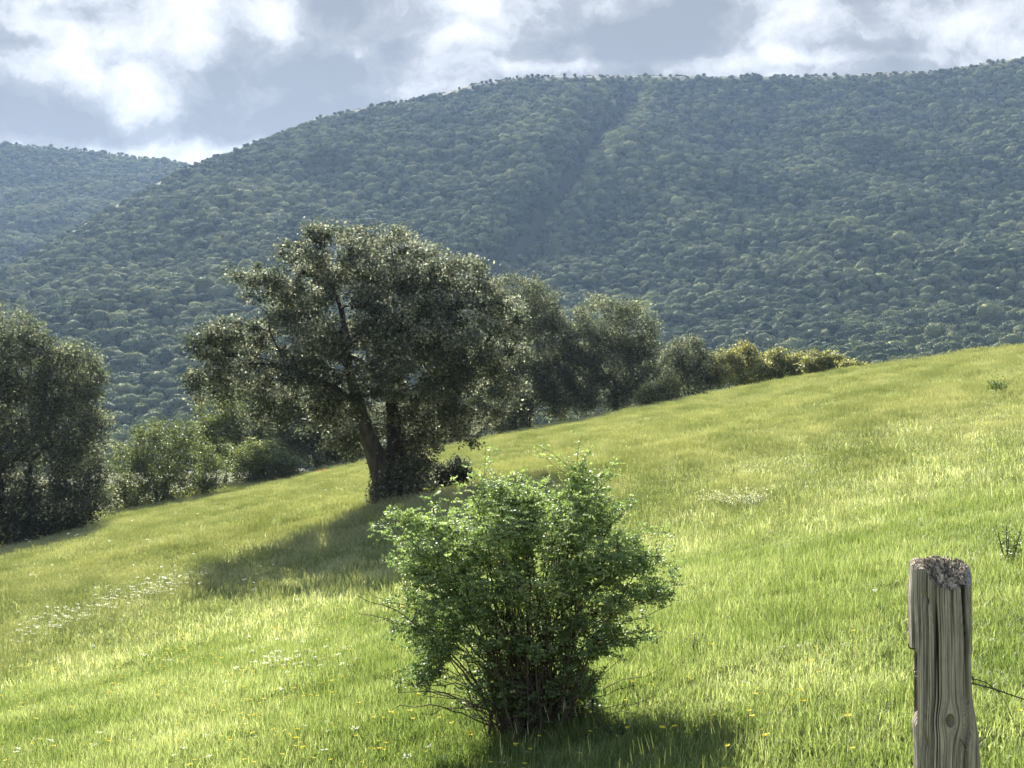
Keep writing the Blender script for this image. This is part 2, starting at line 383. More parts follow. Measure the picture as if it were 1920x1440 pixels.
def make_tree(name, label, cat, base, trunk, lobes, clumps, per, leaf, csize, lmat, rs, group=None, bark='bark', r_tip=0.012,
              trunk_r=None, step=0.5, tintf=None, aspect=0.55, inner=0.45, flat=0.35, extra=None, thick=1.0):
    """base: world point; trunk/lobes given in world coordinates"""
    root = thing(name, label, cat, tuple(base), group)
    base = np.asarray(base, float)
    tg = lobe_points(lobes, clumps, rs, inner)
    A, par, r, ends = skeleton(trunk, tg, rs, step=step, r_tip=r_tip)
    r = r * thick
    if trunk_r is not None:
        for i, q in enumerate(trunk_r): r[i] = max(q, 0.0)
    for i in range(len(trunk), len(A)):
        r[i] = min(r[i], r[par[i]] * 0.9)
    i = np.arange(1, len(A)); i = i[par[i] >= 0]
    big = r[i] > r_tip * 2.5
    Vb, Fb = tubes(A[par[i]] - base, A[i] - base, np.minimum(r[par[i]], r[i] * 1.5 + 0.004), r[i], 6)
    Vb = Vb + fbm(Vb[:, 0] * 5, Vb[:, 1] * 5, Vb[:, 2] * 3, oct=2)[:, None] * 0.0
    link('trunk', mesh_np('trunk', Vb, Fb, M[bark], True), root)
    # leaves in tufts round every twig end, and some along the twigs
    n = clumps * per
    c = np.repeat(tg, per, 0)
    sz = np.repeat(csize * rs.uniform(0.6, 1.35, clumps), per)
    d = rs.normal(size=(n, 3)) * sz[:, None] * np.array([0.5, 0.5, 0.38])
    pos = c + d
    ctr = np.mean(tg, 0)
    outw = pos - ctr; outw /= np.linalg.norm(outw, axis=1, keepdims=True)
    up = outw * 0.5 + np.array([0, 0, 0.8]); up /= np.linalg.norm(up, axis=1, keepdims=True)
    if extra is not None: pos = np.concatenate([pos, extra]); up = np.concatenate([up, np.tile([[0, 0, 1.0]], (len(extra), 1))])
    V, Fc = leaves(pos - base, leaf, rs, up=up, flat=flat, aspect=aspect)
    ct = np.repeat(rs.normal(size=clumps) * 0.17, per)
    if extra is not None: ct = np.concatenate([ct, np.zeros(len(extra))])
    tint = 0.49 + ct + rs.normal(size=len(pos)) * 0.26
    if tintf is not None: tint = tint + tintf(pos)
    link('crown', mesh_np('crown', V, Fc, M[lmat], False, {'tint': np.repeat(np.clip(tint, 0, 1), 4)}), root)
    return root
def L(u, v, ru, rv, Y, dy=None, off=0.0):
    """lobe from where it stands in the photo, at its own distance and real size"""
    c = P(u, v, Y + off); k = (Y + off) / F
    return (c[0], c[1], c[2], ru * k, dy if dy else (ru + rv) * 0.5 * k, rv * k)
def gbase(u, Y, sink=0.0):
    X = (u - 960) / F * Y; return np.array([X, Y, float(ground(X, Y)) - sink])

# ------------------------------------------------------------------ the big holm oak
rs = np.random.default_rng(5)
OY = 43.0
ob = gbase(738, OY, 0.1)
T = lambda u, v, off, p: (*P(u, v, OY + off), p)
trunk = [(*ob, -1), T(735, 925, 0, 0), T(728, 900, 0, 1), T(718, 880, 0.1, 2),            # 0-3 bole
         T(700, 845, -0.2, 3), T(688, 812, -0.4, 4), T(678, 780, -0.6, 5), T(672, 755, -0.7, 6), T(655, 700, -0.8, 7), T(650, 640, -0.5, 8), T(640, 580, 0, 9),   # 4-10 left limb
         T(738, 870, 0.3, 3), T(742, 835, 0.5, 11), T(738, 800, 0.7, 12), T(735, 760, 0.8, 13), T(728, 700, 0.8, 14), T(740, 640, 0.6, 15), T(760, 570, 0.3, 16),   # 11-17 right limb
         T(600, 715, -0.9, 7), T(540, 690, -1.2, 18), T(470, 680, -1.0, 19),              # 18-20 left arm
         T(790, 750, 0.6, 13), T(850, 715, 0.3, 21), T(890, 670, 0, 22), T(920, 630, 0, 23),  # 21-24 right arm
         T(700, 690, 1.5, 14), T(600, 640, 1.8, 25), T(560, 560, 1.0, 26)]
lob = [L(630, 475, 95, 55, OY, 2.6), L(720, 495, 80, 65, OY, 2.8), L(570, 530, 75, 65, OY, 2.4), L(510, 560, 45, 50, OY, 1.6), L(462, 512, 34, 20, OY, .6), L(800, 510, 75, 50, OY, 2.6),
       L(870, 530, 55, 55, OY, 2.2), L(905, 575, 45, 50, OY, 2.0), L(640, 580, 130, 90, OY, 3.4), L(780, 590, 110, 90, OY, 3.4),
       L(890, 630, 110, 80, OY, 3.0), L(540, 640, 95, 65, OY, 2.6), L(460, 630, 65, 45, OY, 1.8), L(400, 655, 42, 42, OY, 1.2), L(385, 715, 32, 38, OY, 1.0), L(450, 705, 70, 42, OY, 1.8),
       L(560, 730, 90, 60, OY, 2.6), L(660, 680, 100, 80, OY, 3.2), L(780, 690, 100, 80, OY, 3.2), L(890, 720, 95, 65, OY, 2.6),
       L(620, 800, 55, 45, OY, 1.8, 1.0), L(800, 785, 85, 55, OY, 2.2, .8), L(880, 790, 60, 40, OY, 1.6), L(770, 830, 32, 28, OY, .9, .6),
       L(645, 775, 55, 40, OY, 1.2, 1.2), L(655, 832, 34, 24, OY, .8, 1.2), L(716, 838, 26, 28, OY, .7, .5), L(675, 770, 40, 35, OY, .7, -1.2), L(712, 800, 42, 42, OY, 1.0, 1.6), L(800, 825, 50, 30, OY, 1.0, .9), L(520, 770, 45, 30, OY, 1.0), L(760, 610, 60, 60, OY, 1.2, -2.6), L(600, 640, 60, 50, OY, 1.2, -2.4), L(880, 640, 60, 50, OY, 1.2, -2.2)]
low = rs.normal(size=(5200, 3)) * np.array([0.34, 0.4, 0.36]) + P(768, 895, OY)      # sprouts round the foot of the bole
low2 = rs.normal(size=(2000, 3)) * np.array([0.16, 0.25, 0.24]) + P(712, 930, OY - .3)
low3 = rs.normal(size=(1200, 3)) * np.array([0.20, 0.2, 0.09]) + P(785, 868, OY)
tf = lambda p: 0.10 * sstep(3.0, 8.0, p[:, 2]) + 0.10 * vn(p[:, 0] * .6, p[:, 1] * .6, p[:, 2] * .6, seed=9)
tr = [0.62, 0.50, 0.46, 0.42, .27, .24, .21, .18, .13, .10, .08, .30, .27, .235, .19, .12, .10, .07, .10, .08, .05, .10, .085, .065, .05, .09, .07, .05]
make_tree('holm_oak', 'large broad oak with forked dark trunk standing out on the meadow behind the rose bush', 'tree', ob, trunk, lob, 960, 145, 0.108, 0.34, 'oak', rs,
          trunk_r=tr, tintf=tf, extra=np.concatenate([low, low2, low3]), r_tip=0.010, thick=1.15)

# ------------------------------------------------------------------ other trees and shrubs along the meadow edge
def simple_tree(name, label, cat, u, Y, lobes, clumps, per, leaf, csize, lm, seed, group=None, stems=1, tr=0.2, forkv=0.35, **kw):
    rs_ = np.random.default_rng(seed)
    b = gbase(u, Y, 0.1)
    Lw = [L(*q[:4], Y, *(q[4:] if len(q) > 4 else ())) for q in lobes]
    c = np.average(np.array(Lw)[:, :3], axis=0, weights=np.array(Lw)[:, 3])
    H = max(c[2] - b[2], 0.6)
    tk = [(*b, -1)]; trr = [tr]
    for s in range(stems):
        ang = rs_.uniform(0, 6.28); sp = 0.0 if stems == 1 else 0.25 * H
        prev = 0
        for q in (0.2, 0.4, 0.6, 0.85):
            f = q
            p = b * (1 - f) + c * f; p = p + np.array([math.cos(ang), math.sin(ang), 0]) * sp * f + rs_.normal(size=3) * 0.04 * H
            tk.append((*p, prev)); trr.append(tr * (1 - 0.75 * f) / (stems ** 0.4)); prev = len(tk) - 1
    return make_tree(name, label, cat, b, tk, Lw, clumps, per, leaf, csize, lm, rs_, group=group, trunk_r=trr, **kw)
EDGE = 'trees and shrubs along the far edge of the meadow'
simple_tree('holm_oak', 'tall dark oak filling the left edge of the photo', 'tree', 40, 69,
            [(-170, 700, 130, 110), (-170, 860, 140, 110), (-20, 660, 110, 95), (60, 690, 75, 70), (120, 720, 70, 75), (160, 700, 35, 45), (30, 780, 120, 80), (130, 800, 75, 80), (-60, 800, 120, 120), (150, 880, 60, 70), (60, 880, 110, 80), (-30, 920, 110, 70), (110, 945, 90, 40), (20, 960, 90, 35), (175, 790, 25, 40), (-90, 660, 100, 90), (175, 910, 35, 45), (150, 940, 60, 35), (60, 975, 90, 28), (0, 1000, 110, 28), (110, 980, 75, 24), (60, 1000, 70, 20)],  # leading lobes are unseen left of frame, added to enlarge the cast shadow
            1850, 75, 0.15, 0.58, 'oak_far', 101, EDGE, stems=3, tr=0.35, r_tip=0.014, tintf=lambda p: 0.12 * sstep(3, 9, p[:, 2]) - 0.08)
simple_tree('shrub', 'wide feathery green shrub directly right of the dark oak at the left edge', 'shrub', 300, 80,
            [(215, 900, 35, 45), (235, 930, 40, 32), (250, 880, 45, 60), (300, 860, 55, 70), (360, 870, 50, 55), (395, 890, 35, 40), (270, 930, 50, 30), (340, 920, 60, 30), (290, 810, 30, 25), (340, 815, 32, 25)],
            420, 70, 0.13, 0.5, 'shrub', 102, EDGE, stems=4, tr=0.12)
simple_tree('shrub', 'small pale green shrub at the meadow edge just left of the big oak trunk', 'shrub', 500, 84,
            [(470, 860, 32, 38), (505, 860, 35, 30), (540, 872, 26, 20), (460, 890, 28, 22), (510, 888, 40, 15)],
            220, 60, 0.13, 0.45, 'shrub', 103, EDGE, stems=3, tr=0.08, tintf=lambda p: 0.1 + 0 * p[:, 0])
simple_tree('broadleaf_tree', 'upright olive green tree rising behind the shrubs under the left arm of the big oak', 'tree', 415, 92,
            [(405, 775, 42, 38), (450, 765, 45, 40), (420, 820, 50, 45), (470, 820, 45, 45), (390, 840, 30, 40), (500, 780, 35, 35)],
            300, 70, 0.15, 0.55, 'shrub', 104, EDGE, stems=2, tr=0.16)
simple_tree('holm_oak', 'dark shaded oak behind the left arm of the big oak, reaching down to the grass', 'tree', 600, 88,
            [(540, 770, 50, 40), (560, 800, 50, 50), (610, 790, 60, 55), (500, 800, 40, 40), (650, 810, 45, 50), (590, 845, 60, 28), (640, 840, 45, 28)],
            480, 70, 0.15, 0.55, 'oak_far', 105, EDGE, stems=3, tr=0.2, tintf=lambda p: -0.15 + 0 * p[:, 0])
simple_tree('holm_oak', 'dark oak directly behind the forked trunk of the big oak', 'tree', 790, 90,
            [(740, 790, 50, 45), (790, 790, 50, 45), (840, 770, 50, 50), (800, 825, 55, 22), (870, 800, 40, 35)],
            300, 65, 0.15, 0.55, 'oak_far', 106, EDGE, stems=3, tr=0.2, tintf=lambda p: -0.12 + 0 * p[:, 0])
simple_tree('holm_oak', 'tall many stemmed oak touching the right side of the big oak crown', 'tree', 980, 92,
            [(965, 565, 58, 50), (1010, 575, 42, 48), (940, 640, 60, 60), (1030, 640, 48, 60), (1062, 640, 25, 38), (990, 650, 60, 70), (930, 720, 60, 50), (1040, 710, 48, 50), (980, 720, 60, 50), (950, 770, 50, 30), (895, 780, 35, 35), (1020, 755, 45, 25), (1060, 765, 40, 26), (960, 790, 50, 22), (1045, 720, 40, 40)],
            850, 75, 0.15, 0.6, 'oak_far', 107, EDGE, stems=6, tr=0.18)
simple_tree('holm_oak', 'round topped dark oak between the big oak and the low yellow shrubs', 'tree', 1150, 91,
            [(1130, 605, 60, 52), (1180, 620, 52, 58), (1100, 640, 45, 50), (1150, 680, 80, 55), (1195, 690, 45, 60), (1090, 700, 45, 50), (1140, 735, 70, 30), (1210, 650, 28, 40), (1110, 750, 40, 20), (1085, 755, 35, 24), (1180, 748, 45, 20)],
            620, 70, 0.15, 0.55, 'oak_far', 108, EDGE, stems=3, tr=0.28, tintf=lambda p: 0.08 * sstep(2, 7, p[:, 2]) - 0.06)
simple_tree('shrubby_oak', 'low brownish oak between the round topped oak and the yellow shrubs', 'tree', 1290, 93,
            [(1290, 665, 42, 32), (1260, 690, 35, 35), (1325, 690, 32, 30), (1290, 715, 60, 28), (1340, 715, 30, 20)],
            300, 60, 0.14, 0.5, 'oak_far', 109, EDGE, stems=3, tr=0.14)
simple_tree('shrub', 'small pale grey green bush in front of the low brownish oak on the meadow edge', 'shrub', 1232, 86,
            [(1210, 738, 20, 22), (1255, 730, 24, 24), (1232, 748, 35, 14)],
            130, 60, 0.13, 0.34, 'yshrub', 110, EDGE, stems=3, tr=0.06, tintf=lambda p: -0.02 + 0 * p[:, 0])
simple_tree('shrub', 'tallest yellow green shrub of the row on the meadow crest', 'shrub', 1390, 92,
            [(1390, 668, 30, 26), (1365, 685, 28, 25), (1430, 685, 30, 22), (1395, 705, 60, 18)],
            210, 60, 0.14, 0.42, 'yshrub', 111, EDGE, stems=3, tr=0.08)
simple_tree('shrub', 'yellow topped dark shrub in the middle of the row on the meadow crest', 'shrub', 1465, 90,
            [(1460, 675, 26, 20), (1490, 680, 26, 18), (1470, 695, 42, 16), (1435, 698, 20, 15)],
            170, 60, 0.14, 0.42, 'yshrub', 112, EDGE, stems=3, tr=0.08)
simple_tree('shrub', 'yellow green shrub near the right end of the row on the meadow crest', 'shrub', 1540, 87,
            [(1530, 678, 28, 18), (1560, 682, 24, 15), (1545, 692, 40, 12)],
            140, 60, 0.14, 0.40, 'yshrub', 113, EDGE, stems=3, tr=0.07)
simple_tree('shrub', 'lowest brown green shrub, last at the right end of the row on the crest', 'shrub', 1598, 85,
            [(1590, 687, 20, 8), (1612, 689, 14, 7)], 50, 55, 0.13, 0.3, 'yshrub', 114, EDGE, stems=2, tr=0.05, tintf=lambda p: -0.1 + 0 * p[:, 0])
simple_tree('holly_bush', 'small dark bush growing just right of the big oak trunk', 'shrub', 845, 44.5,
            [(835, 885, 22, 20), (862, 882, 18, 22), (848, 905, 34, 22), (825, 915, 18, 16)],
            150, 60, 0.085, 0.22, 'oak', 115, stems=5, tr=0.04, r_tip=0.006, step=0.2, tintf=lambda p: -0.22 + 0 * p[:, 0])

# ------------------------------------------------------------------ forest on the mountain
def forest_mesh(k):
    rs_ = np.random.default_rng(300 + k)
    import bmesh
    bm = bmesh.new(); bmesh.ops.create_icosphere(bm, subdivisions=3, radius=1.0)
    v = np.array([q.co[:] for q in bm.verts]); f = np.array([[q.index for q in fc.verts] for fc in bm.faces]); bm.free()
    asp = rs_.uniform(0.62, 0.9)
    o = rs_.uniform(0, 50, 3)
    lump = 1 + 0.30 * vn(v[:, 0] * 1.5 + o[0], v[:, 1] * 1.5 + o[1], v[:, 2] * 1.5 + o[2], 1) + 0.13 * vn(v[:, 0] * 3.6 + o[0], v[:, 1] * 3.6, v[:, 2] * 3.6 + o[2], 2)
    S = v * lump[:, None] * np.array([1, 1, asp]) * 2.7
    S[:, 2] += 2.6 * asp + 0.5
    S[:, 2] = np.maximum(S[:, 2], 0.3 + 0.1 * S[:, 2])
    n = 420
    i = rs_.integers(0, len(S), n)
    outw = v[i]
    V2, F2 = leaves(S[i] + outw * rs_.uniform(-0.1, 0.22, (n, 1)), 0.62, rs_, up=outw, flat=0.35, aspect=0.8)
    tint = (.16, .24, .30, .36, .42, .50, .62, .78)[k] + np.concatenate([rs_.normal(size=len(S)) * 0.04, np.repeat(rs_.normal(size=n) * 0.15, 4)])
    V3, F3 = tubes([[0, 0, -0.8]], [[0.1, 0, 1.8]], np.array([0.22]), np.array([0.13]), 6)
    VV = np.concatenate([S, V2, V3]); nf = [f, F2 + len(S), F3 + len(S) + len(V2)]
    tris = np.concatenate(nf[:2]); idx = np.concatenate([np.zeros(len(tris)), np.ones(len(nf[2]))])
    return mesh_np('forest_tree', VV, [tris, nf[2]], None, False, {'tint': np.concatenate([tint, np.zeros(len(V3))])}, mats=[M['forest'], M['bark']], matidx=idx)
NK = 8
fm = [forest_mesh(k) for k in range(NK)]
rs = np.random.default_rng(77)
sp = 4.3
gxs = np.arange(-640, 620, sp); gys = np.arange(330, 1640, sp)
FX, FY = np.meshgrid(gxs, gys)
FX = (FX + rs.uniform(-.46, .46, FX.shape) * sp).ravel(); FY = (FY + rs.uniform(-.46, .46, FY.shape) * sp).ravel()
FU = 960 + F * FX / FY
k = (FU > -160) & (FU < 2090)
FX, FY, FU = FX[k], FY[k], FU[k]
FZ = hill(FU, FY)
FV = 720 - (FZ - EYE) / FY * F
ya = np.interp(FU, AU, AY)
onA = FY < ya + 25
onB = (FU < 520) & (FY > ya + 60) & (FY < BY + 10)
cd = np.minimum(np.abs(FY - ya), np.abs(FY - BY))
dens = np.where(cd < 22, 0.60, 1.0)
openn = fbm(FX / 45 + 7, FY / 70, seed=61, oct=3)
dens = dens * np.where(openn > 0.75, 0.65, 1.0)
# bare scree line down the gully
gu = np.interp(FV - 30, GVv, GU) - 10
dens = np.where((np.abs(FU - gu - 3) < 4.5) & (FV > 180) & (FV < 500) & onA, dens * 0.5, dens)
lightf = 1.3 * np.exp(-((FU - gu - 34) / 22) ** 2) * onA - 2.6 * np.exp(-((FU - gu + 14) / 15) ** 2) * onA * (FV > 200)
keep = (onA | onB) & (FV < crestV(FU) + 25) & (rs.random(len(FX)) < dens)
FX, FY, FU, FZ, FV, cd, lightf = [a[keep] for a in (FX, FY, FU, FZ, FV, cd, lightf)]
n = len(FX)
big = np.clip(0.96 + 0.24 * rs.normal(size=n) + 0.18 * vn(FX / 60, FY / 60, seed=71), 0.5, 1.7)
big = big * np.where(cd < 22, rs.uniform(.22, .58, n), 1.0)
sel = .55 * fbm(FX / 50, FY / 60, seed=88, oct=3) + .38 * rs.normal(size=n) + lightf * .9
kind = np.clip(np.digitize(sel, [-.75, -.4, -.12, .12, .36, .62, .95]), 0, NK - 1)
rotz = rs.uniform(0, 6.28, n)
scl = np.stack([big, big * rs.uniform(.85, 1.15, n), big * rs.uniform(.8, 1.15, n)], 1)
VO = np.interp(FU, [0, 100, 190, 210, 370, 380, 450, 600, 760, 900, 1000, 1060, 1120, 1220, 1260, 1350, 1600, 1920],
               [560, 620, 700, 790, 790, 620, 500, 400, 430, 490, 500, 600, 550, 580, 640, 650, 690, 655])
vis = (FV < VO - 6) & (FU > 5) & (FU < 1915)
cand = np.where(vis)[0]; cand = cand[np.argsort(FY[cand] / big[cand])][:300]
ind = np.zeros(n, bool); ind[cand] = True
print('forest trees', n)
FL = lambda u: ('rounded grey green oak low on the mountain between the left oak and big oak', 'mountain foot trees left of the big oak') if u < 700 else ('rounded dark green oak low on the mountain just above the right meadow crest', 'mountain foot trees above the meadow crest')
protos = []
for i in cand:
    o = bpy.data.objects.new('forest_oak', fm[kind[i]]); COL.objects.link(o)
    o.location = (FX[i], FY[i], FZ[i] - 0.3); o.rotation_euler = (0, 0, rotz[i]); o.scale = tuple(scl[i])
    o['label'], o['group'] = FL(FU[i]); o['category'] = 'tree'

PROTO = bpy.data.collections.new('instance_sources')      # never linked to the scene
def scatter(name, pts, rot, scl_, kind_, meshes):
    me = bpy.data.meshes.new(name); me.vertices.add(len(pts)); me.vertices.foreach_set('co', np.asarray(pts, np.float32).ravel())
    for kk, v in (('rot', rot), ('scl', scl_)):
        a = me.attributes.new(kk, 'FLOAT_VECTOR', 'POINT'); a.data.foreach_set('vector', np.asarray(v, np.float32).ravel())
    a = me.attributes.new('kindn', 'INT', 'POINT'); a.data.foreach_set('value', np.asarray(kind_, np.int32))
    o = link(name, me); o['kind'] = 'stuff'
    ng = bpy.data.node_groups.new(name, 'GeometryNodeTree')
    ng.interface.new_socket('Geometry', in_out='INPUT', socket_type='NodeSocketGeometry')
    ng.interface.new_socket('Geometry', in_out='OUTPUT', socket_type='NodeSocketGeometry')
    N, K = ng.nodes, ng.links
    gi = N.new('NodeGroupInput'); go = N.new('NodeGroupOutput'); jn = N.new('GeometryNodeJoinGeometry')
    def attr(nm, ty):
        q = N.new('GeometryNodeInputNamedAttribute'); q.data_type = ty; q.inputs[0].default_value = nm; return q.outputs[0]
    ra, sa, ka = attr('rot', 'FLOAT_VECTOR'), attr('scl', 'FLOAT_VECTOR'), attr('kindn', 'INT')
    for j, ms in enumerate(meshes):
        po = bpy.data.objects.new(name + '_source', ms); PROTO.objects.link(po)
        oi = N.new('GeometryNodeObjectInfo'); oi.inputs[0].default_value = po; oi.inputs[1].default_value = True
        cmp_ = N.new('FunctionNodeCompare'); cmp_.data_type = 'INT'; cmp_.operation = 'EQUAL'
        K.new(ka, cmp_.inputs[2]); cmp_.inputs[3].default_value = j
        ip = N.new('GeometryNodeInstanceOnPoints')
        K.new(gi.outputs[0], ip.inputs['Points']); K.new(cmp_.outputs[0], ip.inputs['Selection']); K.new(oi.outputs['Geometry'], ip.inputs['Instance'])
        K.new(ra, ip.inputs['Rotation']); K.new(sa, ip.inputs['Scale'])
        K.new(ip.outputs[0], jn.inputs[0])
    K.new(jn.outputs[0], go.inputs[0])
    md = o.modifiers.new('scatter', 'NODES'); md.node_group = ng
    return o
st = ~ind
z0 = np.zeros(st.sum())
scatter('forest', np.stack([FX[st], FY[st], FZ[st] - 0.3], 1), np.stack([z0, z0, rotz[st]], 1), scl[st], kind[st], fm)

# ------------------------------------------------------------------ grass
def tuft(kn, nb, rad, h0, h1, wd, seedheads=0, bt=0.40):
    rs_ = np.random.default_rng(500 + kn)
    V, Fq, Ft, T_ = [], [], [], []
    n = nb
    bx = rs_.normal(size=(n, 2)) * rad * 0.55
    h = rs_.uniform(h0, h1, n); az = rs_.uniform(0, 6.28, n); lean = rs_.uniform(0.05, 0.65, n) * h
    face = az + rs_.normal(size=n) * 0.5
    tt = [0, 0.4, 0.75, 1.0]; ww = [1, 0.85, 0.5, 0.0]
    rows = []
    for q, wq in zip(tt, ww):
        x = bx[:, 0] + np.cos(az) * lean * q ** 1.8; y = bx[:, 1] + np.sin(az) * lean * q ** 1.8
        z = h * (q - 0.18 * q ** 3 * (lean / h)) - 0.02 * (q == 0)
        sx, sy = -np.sin(face) * wd * wq * 0.5, np.cos(face) * wd * wq * 0.5
        rows.append((np.stack([x - sx, y - sy, z], 1), np.stack([x + sx, y + sy, z], 1)))
    A = np.stack([rows[0][0], rows[0][1], rows[1][0], rows[1][1], rows[2][0], rows[2][1], rows[3][0]], 1)
    i = np.arange(n)[:, None] * 7
    quads = np.concatenate([i + [0, 1, 3, 2], i + [2, 3, 5, 4]]); tris = i + [4, 5, 6]
    V = A.reshape(-1, 3); tint = np.repeat(bt + rs_.normal(size=n) * 0.14, 7)
    if seedheads:
        s = seedheads; b = rs_.normal(size=(s, 2)) * rad * 0.5; hh = rs_.uniform(h1 * 0.95, h1 * 1.5, s); a2 = rs_.uniform(0, 6.28, s)
        p0 = np.stack([b[:, 0], b[:, 1], np.zeros(s)], 1); p1 = p0 + np.stack([np.cos(a2) * hh * .18, np.sin(a2) * hh * .18, hh], 1)
        V4, F4 = tubes(p0, p1, np.full(s, wd * .16), np.full(s, wd * .12), 3)
        dr = (p1 - p0) / np.linalg.norm(p1 - p0, axis=1, keepdims=True)
        V5, F5 = tubes(p1, p1 + dr * hh[:, None] * 0.22, np.full(s, wd * .55), np.full(s, wd * .15), 4)
        quads = np.concatenate([quads, F4 + len(V), F5 + len(V) + len(V4)])
        V = np.concatenate([V, V4, V5]); tint = np.concatenate([tint, np.full(len(V4), 0.6), np.full(len(V5), 0.84)])
    return mesh_np('grass_tuft', V, [quads, tris], M['grass'], False, {'tint': tint})
tufts = [tuft(0, 34, .11, .08, .19, .0065), tuft(1, 34, .11, .09, .23, .007), tuft(2, 28, .10, .10, .26, .006, 3), tuft(3, 40, .13, .05, .13, .010), tuft(4, 26, .09, .12, .28, .006, 5),
         tuft(5, 60, .24, .12, .30, .014, 0, .54), tuft(6, 50, .24, .14, .32, .010, 8, .70), tuft(7, 60, .26, .08, .24, .016, 0, .52), tuft(8, 44, .22, .15, .35, .010, 16, .80), tuft(9, 26, .12, .04, .11, .022, 0, .34)]
rs = np.random.default_rng(909)
def band(y0, y1, dens_, u0=-70, u1=1990):
    Ar = 0.5 * (y1 ** 2 - y0 ** 2) * (u1 - u0) / F; n_ = int(Ar * dens_)
    Y = np.sqrt(rs.uniform(y0 ** 2, y1 ** 2, n_)); u = rs.uniform(u0, u1, n_)
    k_ = Y < crestY(u) + 4
    return Y[k_], u[k_]
ps, rt, sc_, kd = [], [], [], []
for (y0, y1, d_) in ((7.5, 16, 235), (16, 26, 150), (26, 44, 60), (44, 95, 27)):
    Y, u = band(y0, y1, d_); X = (u - 960) / F * Y
    nn = len(X); lush = vn(X * .5, Y * .35, seed=81) * .5 + vn(X * 1.7, Y * 1.7, seed=82) * .35
    hgt = np.clip(1.0 + 0.5 * lush, .45, 1.7) * rs.uniform(.8, 1.2, nn)
    pale = sstep(18, 45, Y + 9 * vn(X * .2, Y * .12, seed=83))          # more seed heads higher up the slope
    r_ = rs.random(nn)
    kn_ = np.where(r_ < .02 + .38 * pale, rs.choice([2, 4], nn), rs.choice([0, 1, 3], nn))
    kn_ = np.where((vn(X * 1.1, Y * 1.1, seed=85) + .3 * rs.normal(size=nn) > .55) & (rs.random(nn) < .7), 9, kn_)
    kf_ = np.where(r_ < .25 + .50 * pale, rs.choice([6, 8], nn), rs.choice([5, 7], nn))
    kk_ = np.where(rs.random(nn) < sstep(22, 44, Y), kf_, kn_); hgt = hgt * (1 - .42 * sstep(18, 40, Y))
    ps.append(np.stack([X, Y, ground(X, Y)], 1)); rt.append(np.stack([rs.normal(size=nn) * .08, rs.normal(size=nn) * .08, rs.uniform(0, 6.28, nn)], 1))
    s_ = rs.uniform(.85, 1.25, nn) * np.where(kk_ < 5, 1 + .9 * sstep(24, 44, Y), 1.0); sc_.append(np.stack([s_, s_, hgt], 1)); kd.append(kk_)
ps, rt, sc_, kd = [np.concatenate(a) for a in (ps, rt, sc_, kd)]
print('grass tufts', len(ps))
scatter('meadow_grass', ps, rt, sc_, kd, tufts)

# ------------------------------------------------------------------ wildflowers
def flower(kind_, h, seed):
    rs_ = np.random.default_rng(seed)
    V1, F1 = tubes([[0, 0, 0], [0.0, 0.02, h * .5]], [[0.0, 0.02, h * .5], [0.02, 0.02, h]], np.array([.0016, .0014]), np.array([.0014, .0012]), 3)
    tip = np.array([0.02, 0.02, h])
    parts, faces_, idx = [V1], [F1], [np.zeros(len(F1))]
    nV = len(V1); tr_ = []
    if kind_ == 'y':
        for q in range(6):
            a = q * math.pi / 3; d = np.array([math.cos(a), math.sin(a), .35]); s = np.array([-math.sin(a), math.cos(a), 0])
            parts.append(np.array([tip, tip + d * .011 - s * .009, tip + d * .021, tip + d * .011 + s * .009])); tr_.append([nV, nV + 1, nV + 2, nV + 3]); nV += 4
    else:
        for q in range(16):
            c = tip + np.array([*(rs_.normal(size=2) * .018), rs_.uniform(-.006, .008)])
            s = .0048
            parts.append(c + s * np.array([[1, 0, 0], [0, 1, .2], [-1, 0, 0], [0, -1, .2]])); tr_.append([nV, nV + 1, nV + 2, nV + 3]); nV += 4
    f2 = np.array(tr_)
    return mesh_np('flower', np.concatenate(parts), np.concatenate([F1, f2]), None, False, mats=[M['stem'], M['yellow' if kind_ == 'y' else 'white']], matidx=np.concatenate([np.zeros(len(F1)), np.ones(len(f2))]))
def put_flowers(name, spots, meshes, label):
    sp_ = np.array(spots); nn = len(sp_)
    rs_ = np.random.default_rng(len(name) + nn)
    o = scatter(name, np.stack([sp_[:, 0], sp_[:, 1], ground(sp_[:, 0], sp_[:, 1])], 1), np.stack([rs_.normal(size=nn) * .15 - .12, rs_.normal(size=nn) * .15, rs_.uniform(0, 6.28, nn)], 1),
                np.repeat(sp_[:, 2:3], 3, 1), rs_.integers(0, len(meshes), nn), meshes)
def img_spots(fn, n_, rs_):
    """points on the meadow inside the patch given by fn"""
    res = []
    while len(res) < n_:
        Y = math.sqrt(rs_.uniform(8 ** 2, 60 ** 2)); u = rs_.uniform(-20, 1940); X = (u - 960) / F * Y
        v = 720 - (float(ground(X, Y)) + .3 - EYE) / Y * F
        if rs_.random() < fn(u, v, Y): res.append((X, Y, rs_.uniform(.8, 1.25) * (1 + max(0, Y - 16) / 55)))
    return res
rs = np.random.default_rng(33)
cl_ = [(rs.uniform(0, 1920), rs.uniform(1230, 1440), rs.uniform(30, 130), rs.uniform(.2, 1)) for _ in range(26)] + [(640, 1400, 160, 1.2), (560, 1240, 90, .8), (1420, 1420, 90, .9), (1270, 1300, 120, .8), (850, 1415, 110, 1.0), (1700, 1290, 60, .6), (60, 1260, 60, .5)]
fy = lambda u, v, Y: 0.0 if v < 1130 or v > 1460 else min(1, .03 + sum(a * math.exp(-((u - x) ** 2 + 4 * (v - y) ** 2) / r ** 2) for x, y, r, a in cl_) * .5)
put_flowers('yellow_wildflowers', img_spots(fy, 430, rs), [flower('y', .27, 1), flower('y', .20, 2), flower('y', .33, 3)], '')
